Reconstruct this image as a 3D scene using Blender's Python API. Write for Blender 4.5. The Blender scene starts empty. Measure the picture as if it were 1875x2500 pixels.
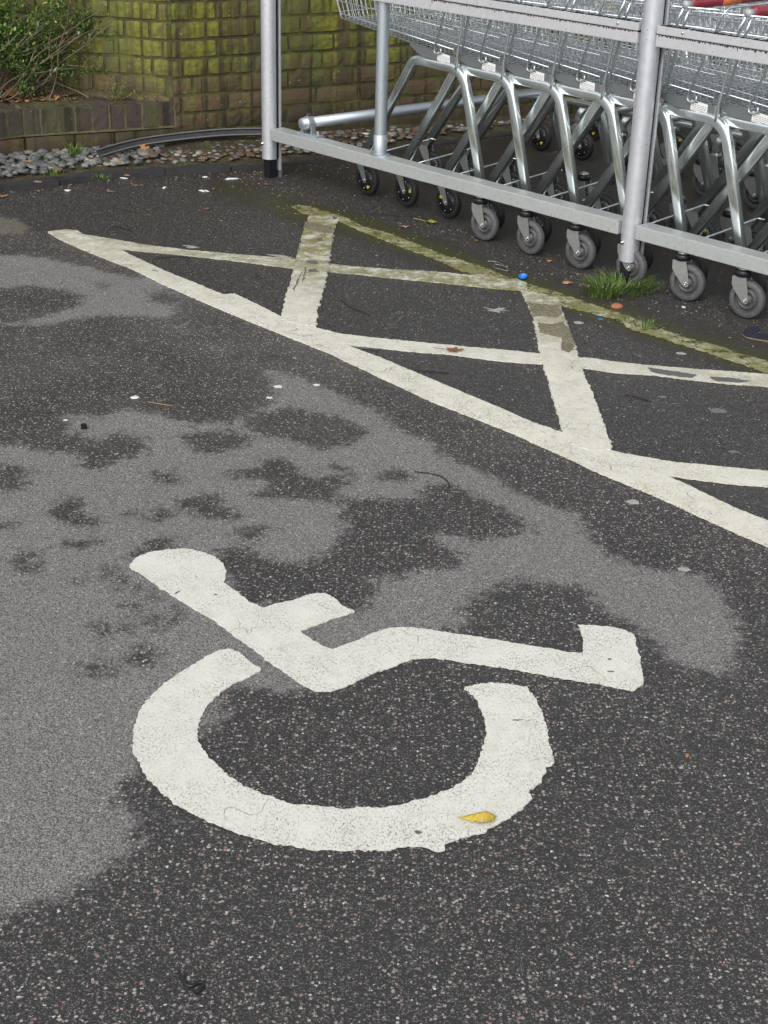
import bpy, bmesh, math, random
import numpy as np
from math import sin, cos, pi, radians, sqrt, atan2
from mathutils import Vector, Matrix, noise
from mathutils.geometry import tessellate_polygon
random.seed(7)
S = bpy.context.scene
COL = S.collection

# ------------------------------------------------------------------ camera
f = 3600.0; pitch = radians(26); roll = radians(1.65); H = 1.55
F = Vector((0, cos(pitch), -sin(pitch)))
R0 = Vector((1, 0, 0)); U0 = Vector((0, sin(pitch), cos(pitch)))
R = R0*cos(roll) + U0*sin(roll); U = U0*cos(roll) - R0*sin(roll)
cd = bpy.data.cameras.new('camera'); cam = bpy.data.objects.new('camera', cd); COL.objects.link(cam)
m = Matrix((R, U, -F)).transposed().to_4x4(); m.translation = (0, 0, H); cam.matrix_world = m
cd.sensor_fit = 'VERTICAL'; cd.sensor_height = 36; cd.sensor_width = 27; cd.lens = 36*f/2500
cd.clip_start = .05; cd.clip_end = 500
S.camera = cam
S.render.resolution_x = 768; S.render.resolution_y = 1024

def g(x, y, z=0.0):
    """ground point measured from the survey photograph (surface at height z)"""
    d = F + R*((x-937.5)/f) - U*((y-1250)/f)
    t = (H-z)/-d.z
    return Vector((d.x*t, d.y*t, z))

# shelter axes: u runs along the rail, v runs into the shelter
A0 = g(661, 432); B0 = g(1530, 690)
D = (B0-A0).normalized(); NN = Vector((-D.y, D.x, 0)); ANG = atan2(D.y, D.x)
def W(u, v, z=0.0):
    p = A0 + D*u + NN*v
    return Vector((p.x, p.y, z))

# ------------------------------------------------------------------ node helpers
class NT:
    def __init__(s, name):
        s.m = bpy.data.materials.new(name); s.m.use_nodes = True
        s.t = s.m.node_tree; s.t.nodes.clear()
        s.out = s.t.nodes.new('ShaderNodeOutputMaterial')
        s.b = s.t.nodes.new('ShaderNodeBsdfPrincipled')
        s.t.links.new(s.b.outputs[0], s.out.inputs[0])
    def n(s, typ, **k):
        x = s.t.nodes.new(typ)
        for a, b in k.items(): setattr(x, a, b)
        return x
    def put(s, inp, v):
        if isinstance(v, bpy.types.NodeSocket): s.t.links.new(v, inp)
        elif v is not None:
            if isinstance(v, (tuple, list)) and len(v) == 3 and inp.type == 'RGBA': v = (*v, 1)
            inp.default_value = v
    def math(s, op, a, b=0.0, clamp=False, c=None):
        x = s.n('ShaderNodeMath', operation=op, use_clamp=clamp); s.put(x.inputs[0], a); s.put(x.inputs[1], b)
        if c is not None: s.put(x.inputs[2], c)
        return x.outputs[0]
    def coord(s, scale=(1, 1, 1), rot=(0, 0, 0), loc=(0, 0, 0), kind='Object'):
        tc = s.n('ShaderNodeTexCoord'); mp = s.n('ShaderNodeMapping')
        s.t.links.new(tc.outputs[kind], mp.inputs[0])
        mp.inputs['Scale'].default_value = scale; mp.inputs['Rotation'].default_value = rot; mp.inputs['Location'].default_value = loc
        return mp.outputs[0]
    def noise(s, vec, scale, detail=3, rough=.55, dist=0.0, out=0):
        x = s.n('ShaderNodeTexNoise'); s.put(x.inputs['Vector'], vec); x.inputs['Scale'].default_value = scale
        x.inputs['Detail'].default_value = detail; x.inputs['Roughness'].default_value = rough; x.inputs['Distortion'].default_value = dist
        return x.outputs[out]
    def vor(s, vec, scale, feature='F1', rnd=1.0):
        x = s.n('ShaderNodeTexVoronoi', feature=feature); s.put(x.inputs['Vector'], vec)
        x.inputs['Scale'].default_value = scale; x.inputs['Randomness'].default_value = rnd
        return x
    def ramp(s, fac, stops, interp='LINEAR'):
        x = s.n('ShaderNodeValToRGB'); s.put(x.inputs[0], fac); cr = x.color_ramp; cr.interpolation = interp
        while len(cr.elements) < len(stops): cr.elements.new(.5)
        for e, (p, c) in zip(cr.elements, stops):
            e.position = p; e.color = (*c, 1) if isinstance(c, (tuple, list)) else (c, c, c, 1)
        return x.outputs[0]
    def step(s, x, lo, hi):
        r = s.n('ShaderNodeMapRange', interpolation_type='SMOOTHSTEP'); s.put(r.inputs[0], x)
        s.put(r.inputs[1], lo); s.put(r.inputs[2], hi); r.inputs[3].default_value = 0; r.inputs[4].default_value = 1
        return r.outputs[0]
    def mix(s, fac, a, b, mode='MIX'):
        x = s.n('ShaderNodeMix', data_type='RGBA', blend_type=mode); s.put(x.inputs[0], fac); s.put(x.inputs[6], a); s.put(x.inputs[7], b)
        return x.outputs[2]
    def attr(s, name):
        x = s.n('ShaderNodeAttribute'); x.attribute_name = name; return x.outputs['Fac']
    def rnd(s):
        return s.n('ShaderNodeObjectInfo').outputs['Random']
    def bump(s, h, strength=.5, dist=.01, nrm=None):
        x = s.n('ShaderNodeBump'); s.put(x.inputs['Height'], h); x.inputs['Strength'].default_value = strength; x.inputs['Distance'].default_value = dist
        if nrm is not None: s.put(x.inputs['Normal'], nrm)
        return x.outputs[0]
    def sep(s, vec):
        x = s.n('ShaderNodeSeparateXYZ'); s.put(x.inputs[0], vec); return x.outputs
    def fin(s, col, rough=.6, metal=0.0, nrm=None, spec=None, alpha=None):
        s.put(s.b.inputs['Base Color'], col); s.put(s.b.inputs['Roughness'], rough); s.put(s.b.inputs['Metallic'], metal)
        if nrm is not None: s.put(s.b.inputs['Normal'], nrm)
        if spec is not None: s.put(s.b.inputs['Specular IOR Level'], spec)
        return s.m

def m_asphalt():
    s = NT('asphalt'); o = s.coord()
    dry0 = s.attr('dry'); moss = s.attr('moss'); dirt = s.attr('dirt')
    n1 = s.noise(o, 34, 5, .7); n2 = s.noise(o, 7, 4, .6)
    edge = s.math('ADD', s.math('MULTIPLY', s.math('SUBTRACT', n1, .5), .13), s.math('MULTIPLY', s.math('SUBTRACT', n2, .5), .09))
    edge = s.math('ADD', edge, s.math('MULTIPLY', s.math('SUBTRACT', s.noise(o, 120, 3, .7), .5), .07))
    hatch = s.attr('hatch')
    dry = s.step(s.math('ADD', dry0, edge), -.022, .026)
    wn = s.n('ShaderNodeTexNoise'); wn.inputs['Scale'].default_value = 300; s.put(wn.inputs['Vector'], o)
    ws = s.n('ShaderNodeVectorMath', operation='SCALE'); s.put(ws.inputs[0], wn.outputs[1]); ws.inputs['Scale'].default_value = .009
    wa = s.n('ShaderNodeVectorMath', operation='ADD'); s.put(wa.inputs[0], o); s.put(wa.inputs[1], ws.outputs[0]); wo = wa.outputs[0]
    v1 = s.vor(wo, 152); d1 = v1.outputs['Distance']; c1 = s.sep(v1.outputs['Color'])
    v2 = s.vor(o, 360); d2 = v2.outputs['Distance']; c2 = s.sep(v2.outputs['Color'])
    v3 = s.vor(o, 95); c3 = s.sep(v3.outputs['Color'])
    size = s.math('ADD', s.math('MULTIPLY', c1[1], .30), .10)
    size = s.math('ADD', size, .10)
    chip = s.math('SUBTRACT', 1, s.step(d1, s.math('MULTIPLY', size, .8), size), clamp=True)
    bigchip = s.math('MULTIPLY', s.math('SUBTRACT', 1, s.step(v3.outputs['Distance'], .22, .30)), s.math('GREATER_THAN', c3[0], .93))
    bright = s.math('GREATER_THAN', c1[0], .42)
    chipcol = s.ramp(c1[2], [(0, (.12, .11, .11)), (.30, (.28, .25, .24)), (.50, (.36, .24, .20)), (.62, (.20, .19, .19)), (.76, (.46, .42, .38)), (.90, (.36, .19, .14)), (.95, (.72, .70, .66))])
    chipcold = s.mix(.5, chipcol, (.33, .32, .315))
    fine = s.math('MULTIPLY', s.math('GREATER_THAN', c2[0], .60), s.math('SUBTRACT', 1, s.step(d2, .32, .50)))
    nlow = s.noise(o, 2.2, 3)
    wetb = s.mix(nlow, (.025, .0243, .0242), (.047, .045, .0435))
    wetb = s.mix(s.math('MULTIPLY', fine, .8), wetb, (.20, .185, .18))
    far_ = s.math('MULTIPLY', s.step(s.sep(o)[1], 3.1, 4.2), s.math('SUBTRACT', 1, hatch))
    wetb = s.mix(s.math('MULTIPLY', far_, s.step(s.noise(s.coord((1,1,1),(0,0,0),(2,9,0)), 2.6, 4, .7), .30, .70)), wetb, (.085, .081, .078))
    wet = s.mix(s.math('MULTIPLY', s.math('MULTIPLY', chip, bright), s.math('SUBTRACT', .92, s.math('MULTIPLY', hatch, .55))), wetb, chipcol)
    dryb = s.mix(nlow, (.250, .238, .227), (.315, .300, .287))
    dryb = s.mix(s.math('MULTIPLY', s.step(d2, .38, .62), .85), dryb, (.078, .073, .07))
    dryb = s.mix(s.math('MULTIPLY', s.step(s.noise(s.coord((1, 1, 1), (0, 0, 0), (6, 1, 0)), 4.5, 5, .7), .42, .70), .38), dryb, (.16, .15, .142))
    dryb = s.mix(s.math('MULTIPLY', fine, .5), dryb, (.42, .41, .39))
    dr = s.mix(s.math('MULTIPLY', chip, s.math('MULTIPLY', bright, .8)), dryb, chipcold)
    c = s.mix(dry, wet, dr)
    c = s.mix(bigchip, c, (.42, .38, .34))
    # dirt film with painted shade under the shelter, and moss
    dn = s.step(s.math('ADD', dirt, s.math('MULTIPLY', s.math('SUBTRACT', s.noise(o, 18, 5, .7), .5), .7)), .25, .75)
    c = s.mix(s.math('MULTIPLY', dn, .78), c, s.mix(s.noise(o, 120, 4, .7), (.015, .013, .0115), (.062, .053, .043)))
    mn = s.step(s.math('ADD', moss, s.math('MULTIPLY', s.math('SUBTRACT', s.noise(o, 60, 6, .8), .5), 1.5)), .46, .90)
    c = s.mix(s.math('MULTIPLY', mn, .75), c, s.mix(s.noise(o, 160, 3), (.015, .017, .004), (.085, .09, .018)))
    tan = s.step(s.math('ADD', s.attr('tan'), s.math('MULTIPLY', s.math('SUBTRACT', n1, .5), .12)), -.02, .03)
    c = s.mix(s.math('MULTIPLY', tan, .6), c, (.22, .20, .15))
    h = s.math('ADD', s.math('MULTIPLY', s.math('SUBTRACT', .5, d1), 1.0), s.math('MULTIPLY', s.math('SUBTRACT', .5, d2), .35))
    h = s.math('ADD', h, s.math('MULTIPLY', n1, .4))
    nr = s.bump(h, .85, .003)
    rough = s.mix(dry, s.mix(chip, (.42,)*3, (.55,)*3), (.85,)*3)
    return s.fin(c, rough, 0, nr, .35)

def m_paint(name, base, crack=.5, mossy=0.0, pits=.5, dirtc=(.30, .27, .20)):
    s = NT(name); o = s.coord()
    n1 = s.noise(o, 6, 4, .6); n2 = s.noise(o, 70, 4, .7)
    c = s.mix(s.step(s.noise(o, 16, 6, .75), .45, .8), base, tuple(b*k for b, k in zip(base, (.90, .87, .80))))
    # fine elongated wear scratches
    sc = s.coord((1, .5, 1), (0, 0, radians(28))); sc2 = s.coord((.45, 1, 1), (0, 0, radians(-8)))
    w1 = s.step(s.noise(sc, 300, 3, .75), .54, .63); w2 = s.step(s.noise(sc2, 280, 3, .75), .57, .66)
    patch = s.step(s.noise(o, 11, 3), .30, .70)
    wear = s.math('MULTIPLY', s.math('MAXIMUM', w1, w2), s.math('ADD', s.math('MULTIPLY', patch, .75), .25))
    c = s.mix(s.math('MULTIPLY', wear, pits), c, (.20, .19, .17))
    # cracks
    wv = s.n('ShaderNodeVectorMath', operation='ADD'); s.put(wv.inputs[0], s.coord((1, 1, 1)))
    ns = s.n('ShaderNodeTexNoise'); ns.inputs['Scale'].default_value = 9; s.put(ns.inputs['Vector'], o)
    sc_ = s.n('ShaderNodeVectorMath', operation='SCALE'); s.put(sc_.inputs[0], ns.outputs[1]); sc_.inputs['Scale'].default_value = .18
    s.put(wv.inputs[1], sc_.outputs[0])
    ve = s.vor(wv.outputs[0], 11, 'DISTANCE_TO_EDGE')
    cr = s.math('MULTIPLY', s.math('SUBTRACT', 1, s.step(ve.outputs['Distance'], .004, .016)), s.step(s.noise(o, 6, 3, .7), .52, .62))
    c = s.mix(s.math('MULTIPLY', cr, crack), c, (.07, .06, .045))
    dirty = s.math('MULTIPLY', s.step(s.noise(s.coord((1, 1, 1), (0, 0, 0), (3, 7, 0)), 30, 6, .8), .48, .70), .34)
    c = s.mix(dirty, c, dirtc)
    if mossy:
        far = s.step(s.math('ADD', s.sep(o)[1], s.math('MULTIPLY', s.sep(o)[0], .55)), 4.35, 5.35)
        c = s.mix(s.math('MULTIPLY', s.math('MULTIPLY', far, s.step(s.noise(s.coord((1, 1, 1), (0, 0, 0), (5, 5, 0)), 20, 5, .8), .44, .60)), .6), c, (.16, .145, .10))
        mfac = s.math('MULTIPLY', s.step(s.noise(s.coord((1, 1, 1), (0, 0, 0), (9, 2, 0)), 12, 6, .8), .36, .58), s.math('ADD', s.math('MULTIPLY', far, .85 if mossy < 1 else .25), .04 if mossy < 1 else .70))
        c = s.mix(mfac, c, s.mix(n2, (.045, .045, .010), (.30, .28, .07)))
        if mossy >= 1:
            c = s.mix(s.step(s.noise(o, 24, 6, .8), .50, .60), c, s.mix(n2, (.02, .02, .008), (.085, .08, .022)))
    h = s.math('SUBTRACT', s.math('ADD', s.math('MULTIPLY', n2, .6), s.math('MULTIPLY', s.noise(o, 22, 3), .8)), s.math('ADD', s.math('MULTIPLY', wear, .5), s.math('MULTIPLY', cr, 1.5)))
    return s.fin(c, .62, 0, s.bump(h, .6, .002), .4)

def m_brick(algae=1.0):
    s = NT('mossy brick' if algae > .5 else 'dark coping brick'); o = s.coord(); x, y, z = s.sep(o)
    rb = s.attr('brickid')
    base = s.ramp(rb, [(0, (.065, .045, .034)), (.35, (.095, .064, .046)), (.6, (.125, .074, .054)), (.8, (.085, .062, .050)), (1, (.14, .095, .065))]) if algae > .5 else \
        s.ramp(rb, [(0, (.055, .044, .038)), (.4, (.090, .070, .057)), (.7, (.066, .055, .044)), (1, (.082, .078, .045))])
    n1 = s.noise(o, 30, 5, .7); n2 = s.noise(o, 150, 4, .7); n3 = s.noise(o, 4, 4, .6)
    c = s.mix(s.math('MULTIPLY', s.step(n1, .45, .75), .6), base, (.035, .03, .022))
    c = s.mix(s.math('MULTIPLY', s.step(n2, .58, .72), .35), c, (.17, .14, .10))
    st = s.coord((16, 16, .9)); streak = s.noise(st, 1.0, 4, .65)
    zz = s.math('SUBTRACT', z, s.math('MULTIPLY', n3, .22))
    if algae > .5:
        a = s.math('MULTIPLY', s.step(zz, .10, .34), s.step(s.math('ADD', s.math('MULTIPLY', streak, .75), s.math('MULTIPLY', n1, .35)), .36, .60))
        a2 = s.math('MULTIPLY', s.step(s.math('ADD', n1, s.math('MULTIPLY', streak, .3)), .52, .80), .55)
        a = s.math('MAXIMUM', a, a2)
        left = s.step(x, -.15, .25)
    else:
        a = s.math('MULTIPLY', s.step(s.math('ADD', n3, s.math('MULTIPLY', n1, .5)), .74, .95), .55); left = 1.0
    ac = s.mix(s.math('MULTIPLY', s.step(streak, .35, .70), s.step(n1, .25, .7)), (.090, .096, .022), (.29, .30, .042))
    ac = s.mix(s.step(s.noise(s.coord((2.5, 2.5, .6), (0, 0, 0), (4, 0, 0)), 1.6, 3), .45, .65), ac, (.11, .135, .036))
    c = s.mix(s.math('MULTIPLY', a, .88), c, ac)
    # dark wet streaks running down
    ds = s.step(s.noise(s.coord((22, 22, .7), (0, 0, 0), (1, 5, 2)), 1.0, 3, .6), .54, .66)
    c = s.mix(s.math('MULTIPLY', ds, .68), c, (.018, .020, .010))
    sp = s.math('MULTIPLY', s.math('GREATER_THAN', s.sep(s.vor(o, 42).outputs['Color'])[0], .93), s.math('SUBTRACT', 1, s.step(s.vor(o, 42).outputs['Distance'], .10, .22)))
    c = s.mix(s.math('MULTIPLY', sp, .7), c, (.40, .40, .34))
    if algae > .5: c = s.mix(s.math('SUBTRACT', 1, s.step(zz, -.05, .12)), c, s.mix(.5, c, (.018, .015, .011)))
    h = s.math('ADD', s.math('MULTIPLY', n1, .9), s.math('MULTIPLY', n2, .5))
    return s.fin(c, .8, 0, s.bump(h, .9, .0022), .25)

def m_mortar(light=False):
    s = NT('mortar pale' if light else 'mortar mossy'); o = s.coord()
    n = s.noise(o, 60, 5, .7); n3 = s.noise(o, 9, 4)
    c = s.mix(n, (.016, .015, .009), (.12, .115, .045)) if not light else s.mix(n, (.05, .042, .026), (.23, .19, .10))
    c = s.mix(s.step(n3, .46, .64), c, (.11, .115, .028) if not light else (.08, .085, .03))
    return s.fin(c, .9, 0, s.bump(n, 1, .006))

def m_zinc(name, col=(.50, .53, .55), rough=.28, spots=.0, scale=40, metal=1.0):
    s = NT(name); o = s.coord(); r = s.rnd()
    sh = s.n('ShaderNodeVectorMath', operation='ADD'); s.put(sh.inputs[0], o)
    cb = s.n('ShaderNodeCombineXYZ'); s.put(cb.inputs[0], s.math('MULTIPLY', r, 7)); s.put(sh.inputs[1], cb.outputs[0])
    n = s.noise(sh.outputs[0], scale, 4, .6); n2 = s.noise(sh.outputs[0], 6, 3)
    c = s.mix(n, tuple(k*.82 for k in col), tuple(min(1, k*1.12) for k in col))
    ro = s.math('ADD', s.math('MULTIPLY', n, .16), rough-.08); ro = s.math('ADD', ro, s.math('MULTIPLY', s.math('SUBTRACT', n2, .5), .12))
    me = metal
    if spots:
        v = s.vor(sh.outputs[0], 75); sp = s.math('MULTIPLY', s.math('SUBTRACT', 1, s.step(v.outputs['Distance'], .10, .26)), s.math('GREATER_THAN', s.sep(v.outputs['Color'])[0], 1-spots))
        gr = s.step(s.noise(sh.outputs[0], 12, 6, .8), .60, .74)
        f_ = s.math('MAXIMUM', s.math('MULTIPLY', sp, .7), s.math('MULTIPLY', gr, .28))
        c = s.mix(f_, c, (.10, .085, .06)); me = s.math('MULTIPLY', s.math('SUBTRACT', 1, f_), metal); ro = s.math('ADD', ro, s.math('MULTIPLY', f_, .4))
    return s.fin(c, ro, me, s.bump(n2, .08, .01))

def m_plain(name, col, rough=.6, var=.25, scale=40, metal=0.0, spec=.5, bumps=.2, dirt=None):
    s = NT(name); o = s.coord(); n = s.noise(o, scale, 4, .65)
    c = s.mix(n, tuple(k*(1-var) for k in col), tuple(min(1, k*(1+var)) for k in col))
    if dirt: c = s.mix(s.math('MULTIPLY', s.step(s.noise(o, scale*.5, 6, .8), .46, .64), dirt[0]), c, dirt[1])
    return s.fin(c, rough, metal, s.bump(n, bumps, .002), spec)

def m_soil(name, a, b, mossf=0.5):
    s = NT(name); o = s.coord(); n = s.noise(o, 45, 6, .75); n2 = s.noise(o, 9, 4, .6); v = s.vor(o, 110)
    c = s.mix(n, a, b)
    c = s.mix(s.math('MULTIPLY', s.math('GREATER_THAN', s.sep(v.outputs['Color'])[0], .82), s.math('SUBTRACT', 1, s.step(v.outputs['Distance'], .2, .4))), c, (.22, .19, .13))
    c = s.mix(s.math('MULTIPLY', s.step(s.math('ADD', s.math('MULTIPLY', n2, .8), s.math('MULTIPLY', n, .3)), .50, .68), mossf), c, s.mix(n, (.04, .05, .008), (.17, .17, .04)))
    return s.fin(c, .9, 0, s.bump(s.math('ADD', n, v.outputs['Distance']), 1, .012))

def m_cobble():
    s = NT('flint cobble'); o = s.coord(); rb = s.attr('brickid')
    c = s.ramp(rb, [(0, (.085, .088, .095)), (.25, (.145, .148, .152)), (.45, (.22, .22, .215)), (.58, (.10, .10, .105)), (.68, (.38, .36, .31)), (.79, (.18, .125, .085)), (.88, (.13, .068, .048)), (1, (.14, .09, .07))])
    n = s.noise(o, 60, 5, .7); n2 = s.noise(o, 12, 4)
    c = s.mix(s.step(n, .42, .62), c, s.mix(.6, c, (.035, .03, .025)))
    c = s.mix(s.math('MULTIPLY', s.step(n2, .55, .7), s.math('MULTIPLY', s.attr('mossy'), .8)), c, s.mix(n, (.05, .055, .012), (.15, .15, .05)))
    return s.fin(c, s.math('ADD', s.math('MULTIPLY', n, .35), .48), 0, s.bump(n, .35, .003), .5)

def m_leaf(name, stops, rough=.5, trans=True):
    s = NT(name); o = s.coord(); r = s.attr('brickid')
    c = s.ramp(r, stops); n = s.noise(o, 90, 3)
    c = s.mix(s.math('MULTIPLY', s.step(n, .4, .8), .35), c, s.mix(.6, c, (.03, .02, .01)))
    s.fin(c, rough, 0, s.bump(n, .3, .002), .5)
    return s.m

MAT = {}
MAT['asphalt'] = m_asphalt()
MAT['paint_line'] = m_paint('worn cream line paint', (.72, .70, .60), .7, .5, .75)
MAT['paint_moss'] = m_paint('mossy line paint', (.50, .47, .33), .6, 1, .5, (.2, .18, .1))
MAT['paint_sym'] = m_paint('white thermoplastic', (.715, .705, .63), .35, 0, .95, (.50, .46, .36))
MAT['brick'] = m_brick(1); MAT['coping'] = m_brick(0); MAT['mortar'] = m_mortar(); MAT['mortar_p'] = m_mortar(True)
MAT['post'] = m_zinc('anodised post aluminium', (.70, .71, .75), .40, .08, 50, .65)
MAT['rail'] = m_zinc('satin rail aluminium', (.62, .64, .63), .46, .10, 60, .6)
MAT['upper'] = m_zinc('weathered rail aluminium', (.64, .635, .65), .5, .10, 60, .45)
MAT['galv'] = m_zinc('galvanised pipe', (.50, .55, .59), .45, .03, 120, .8)
MAT['chrome'] = m_zinc('bright zinc trolley tube', (.78, .84, .84), .22, 0, 14, .9)
MAT['wire'] = m_zinc('bright zinc wire', (.72, .76, .78), .30, 0, 60, .9)
MAT['fork'] = m_zinc('dull zinc fork', (.50, .51, .50), .38, .08, 90, .8)
MAT['plate'] = m_plain('grey bracket plate', (.20, .215, .215), .45, .12, 30, .5)
MAT['label'] = m_plain('white sticker', (.80, .80, .78), .5, .04)
MAT['ink'] = m_plain('black ink', (.03, .03, .035), .6)
MAT['grey_rubber'] = m_plain('grey wheel rubber', (.085, .083, .088), .6, .2, 80, dirt=(.5, (.17, .165, .16)))
MAT['grey_hub'] = m_plain('grey wheel hub', (.065, .064, .068), .5, .2, 60, dirt=(.5, (.12, .10, .08)))
MAT['black_rubber'] = m_plain('black wheel rubber', (.016, .016, .017), .55, .3, 60, dirt=(.4, (.05, .045, .04)))
MAT['black_plastic'] = m_plain('black plastic', (.010, .011, .014), .35, .3, 60)
MAT['yellow_dot'] = m_plain('yellow plastic', (.70, .50, .03), .5, .1)
MAT['red'] = m_plain('red handle plastic', (.26, .020, .038), .35, .1)
MAT['orange'] = m_plain('orange sticker', (.62, .16, .05), .45, .1)
MAT['capgrey'] = m_plain('grey handle cap', (.42, .43, .43), .35, .1, 50)
MAT['steelbolt'] = m_zinc('bolt steel', (.6, .6, .6), .25)
MAT['dark'] = m_plain('grime and gap black', (.006, .006, .006), .8)
MAT['kerb'] = m_plain('dark kerb brick', (.040, .038, .042), .7, .4, 40, 0, .4, 1.0, (.5, (.025, .024, .018)))
MAT['soil'] = m_soil('verge soil', (.020, .015, .010), (.085, .062, .040), .75)
MAT['bedsoil'] = m_soil('bed soil', (.010, .008, .006), (.045, .032, .022), .1)
MAT['cobble'] = m_cobble()
MAT['strip'] = m_plain('black rubber strip', (.032, .035, .042), .5, .4, 50, dirt=(.25, (.09, .085, .075)))
MAT['stripedge'] = m_plain('grey strip edge', (.15, .14, .13), .6, .3, 60)
MAT['grass'] = m_leaf('grass blade', [(0, (.045, .100, .014)), (.5, (.10, .18, .026)), (.85, (.17, .26, .05)), (1, (.30, .26, .12))], .5)
MAT['shrub'] = m_leaf('shrub leaf', [(0, (.025, .062, .012)), (.40, (.055, .125, .022)), (.70, (.115, .21, .035)), (.90, (.26, .31, .045)), (1, (.38, .35, .07))], .32)
MAT['twig'] = m_plain('shrub twig', (.20, .155, .115), .7, .4, 60)
MAT['twigdark'] = m_plain('dark twig', (.022, .015, .011), .8, .4, 60)
MAT['dead'] = m_leaf('dead leaf', [(0, (.055, .032, .02)), (.35, (.15, .08, .045)), (.6, (.26, .17, .10)), (.8, (.38, .17, .05)), (1, (.33, .27, .17))], .7)
MAT['leafyellow'] = m_plain('yellow leaf', (.50, .36, .035), .5, .30, 90, dirt=(.7, (.24, .15, .03)))
MAT['leafgreen'] = m_plain('yellow green leaf', (.36, .34, .06), .5, .25, 50)
MAT['leafpink'] = m_plain('pale pink dead leaf', (.42, .20, .13), .6, .2, 50)
MAT['leafbrown'] = m_plain('brown leaf', (.20, .085, .04), .65, .35, 60)
MAT['leaforange'] = m_plain('orange brown leaf', (.42, .18, .06), .6, .3, 60)
MAT['blue'] = m_plain('blue plastic', (.02, .19, .60), .35, .1)
MAT['whitebit'] = m_plain('white litter', (.66, .66, .64), .7, .2, 60)
MAT['gum'] = m_plain('grey gum', (.34, .33, .31), .8, .3, 90)
MAT['chip'] = m_plain('tarmac in paint chips', (.12, .115, .11), .8, .4, 200)
MAT['stain'] = m_soil('olive grime on paint', (.13, .12, .075), (.40, .36, .24), .3)
MAT['gumgrey'] = m_plain('dull grey gum', (.15, .145, .14), .8, .3, 90)
MAT['insole'] = m_plain('navy foam', (.015, .016, .035), .7, .2)
MAT['tan'] = m_plain('tan cork', (.25, .18, .10), .7, .3)
MAT['brickbit'] = m_plain('terracotta fragment', (.36, .13, .07), .85, .3, 60)
MAT['roofpc'] = m_plain('opal roof sheet', (.55, .57, .58), .3, .03)

# ------------------------------------------------------------------ object helpers
def tag(o, label=None, cat=None, group=None, kind=None):
    if label: o['label'] = label
    if cat: o['category'] = cat
    if group: o['group'] = group
    if kind: o['kind'] = kind
    return o
def empty(name, loc=(0, 0, 0), rz=0, **k):
    o = bpy.data.objects.new(name, None); COL.objects.link(o); o.location = loc; o.rotation_euler = (0, 0, rz)
    o.empty_display_size = .1
    return tag(o, **k)

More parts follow.
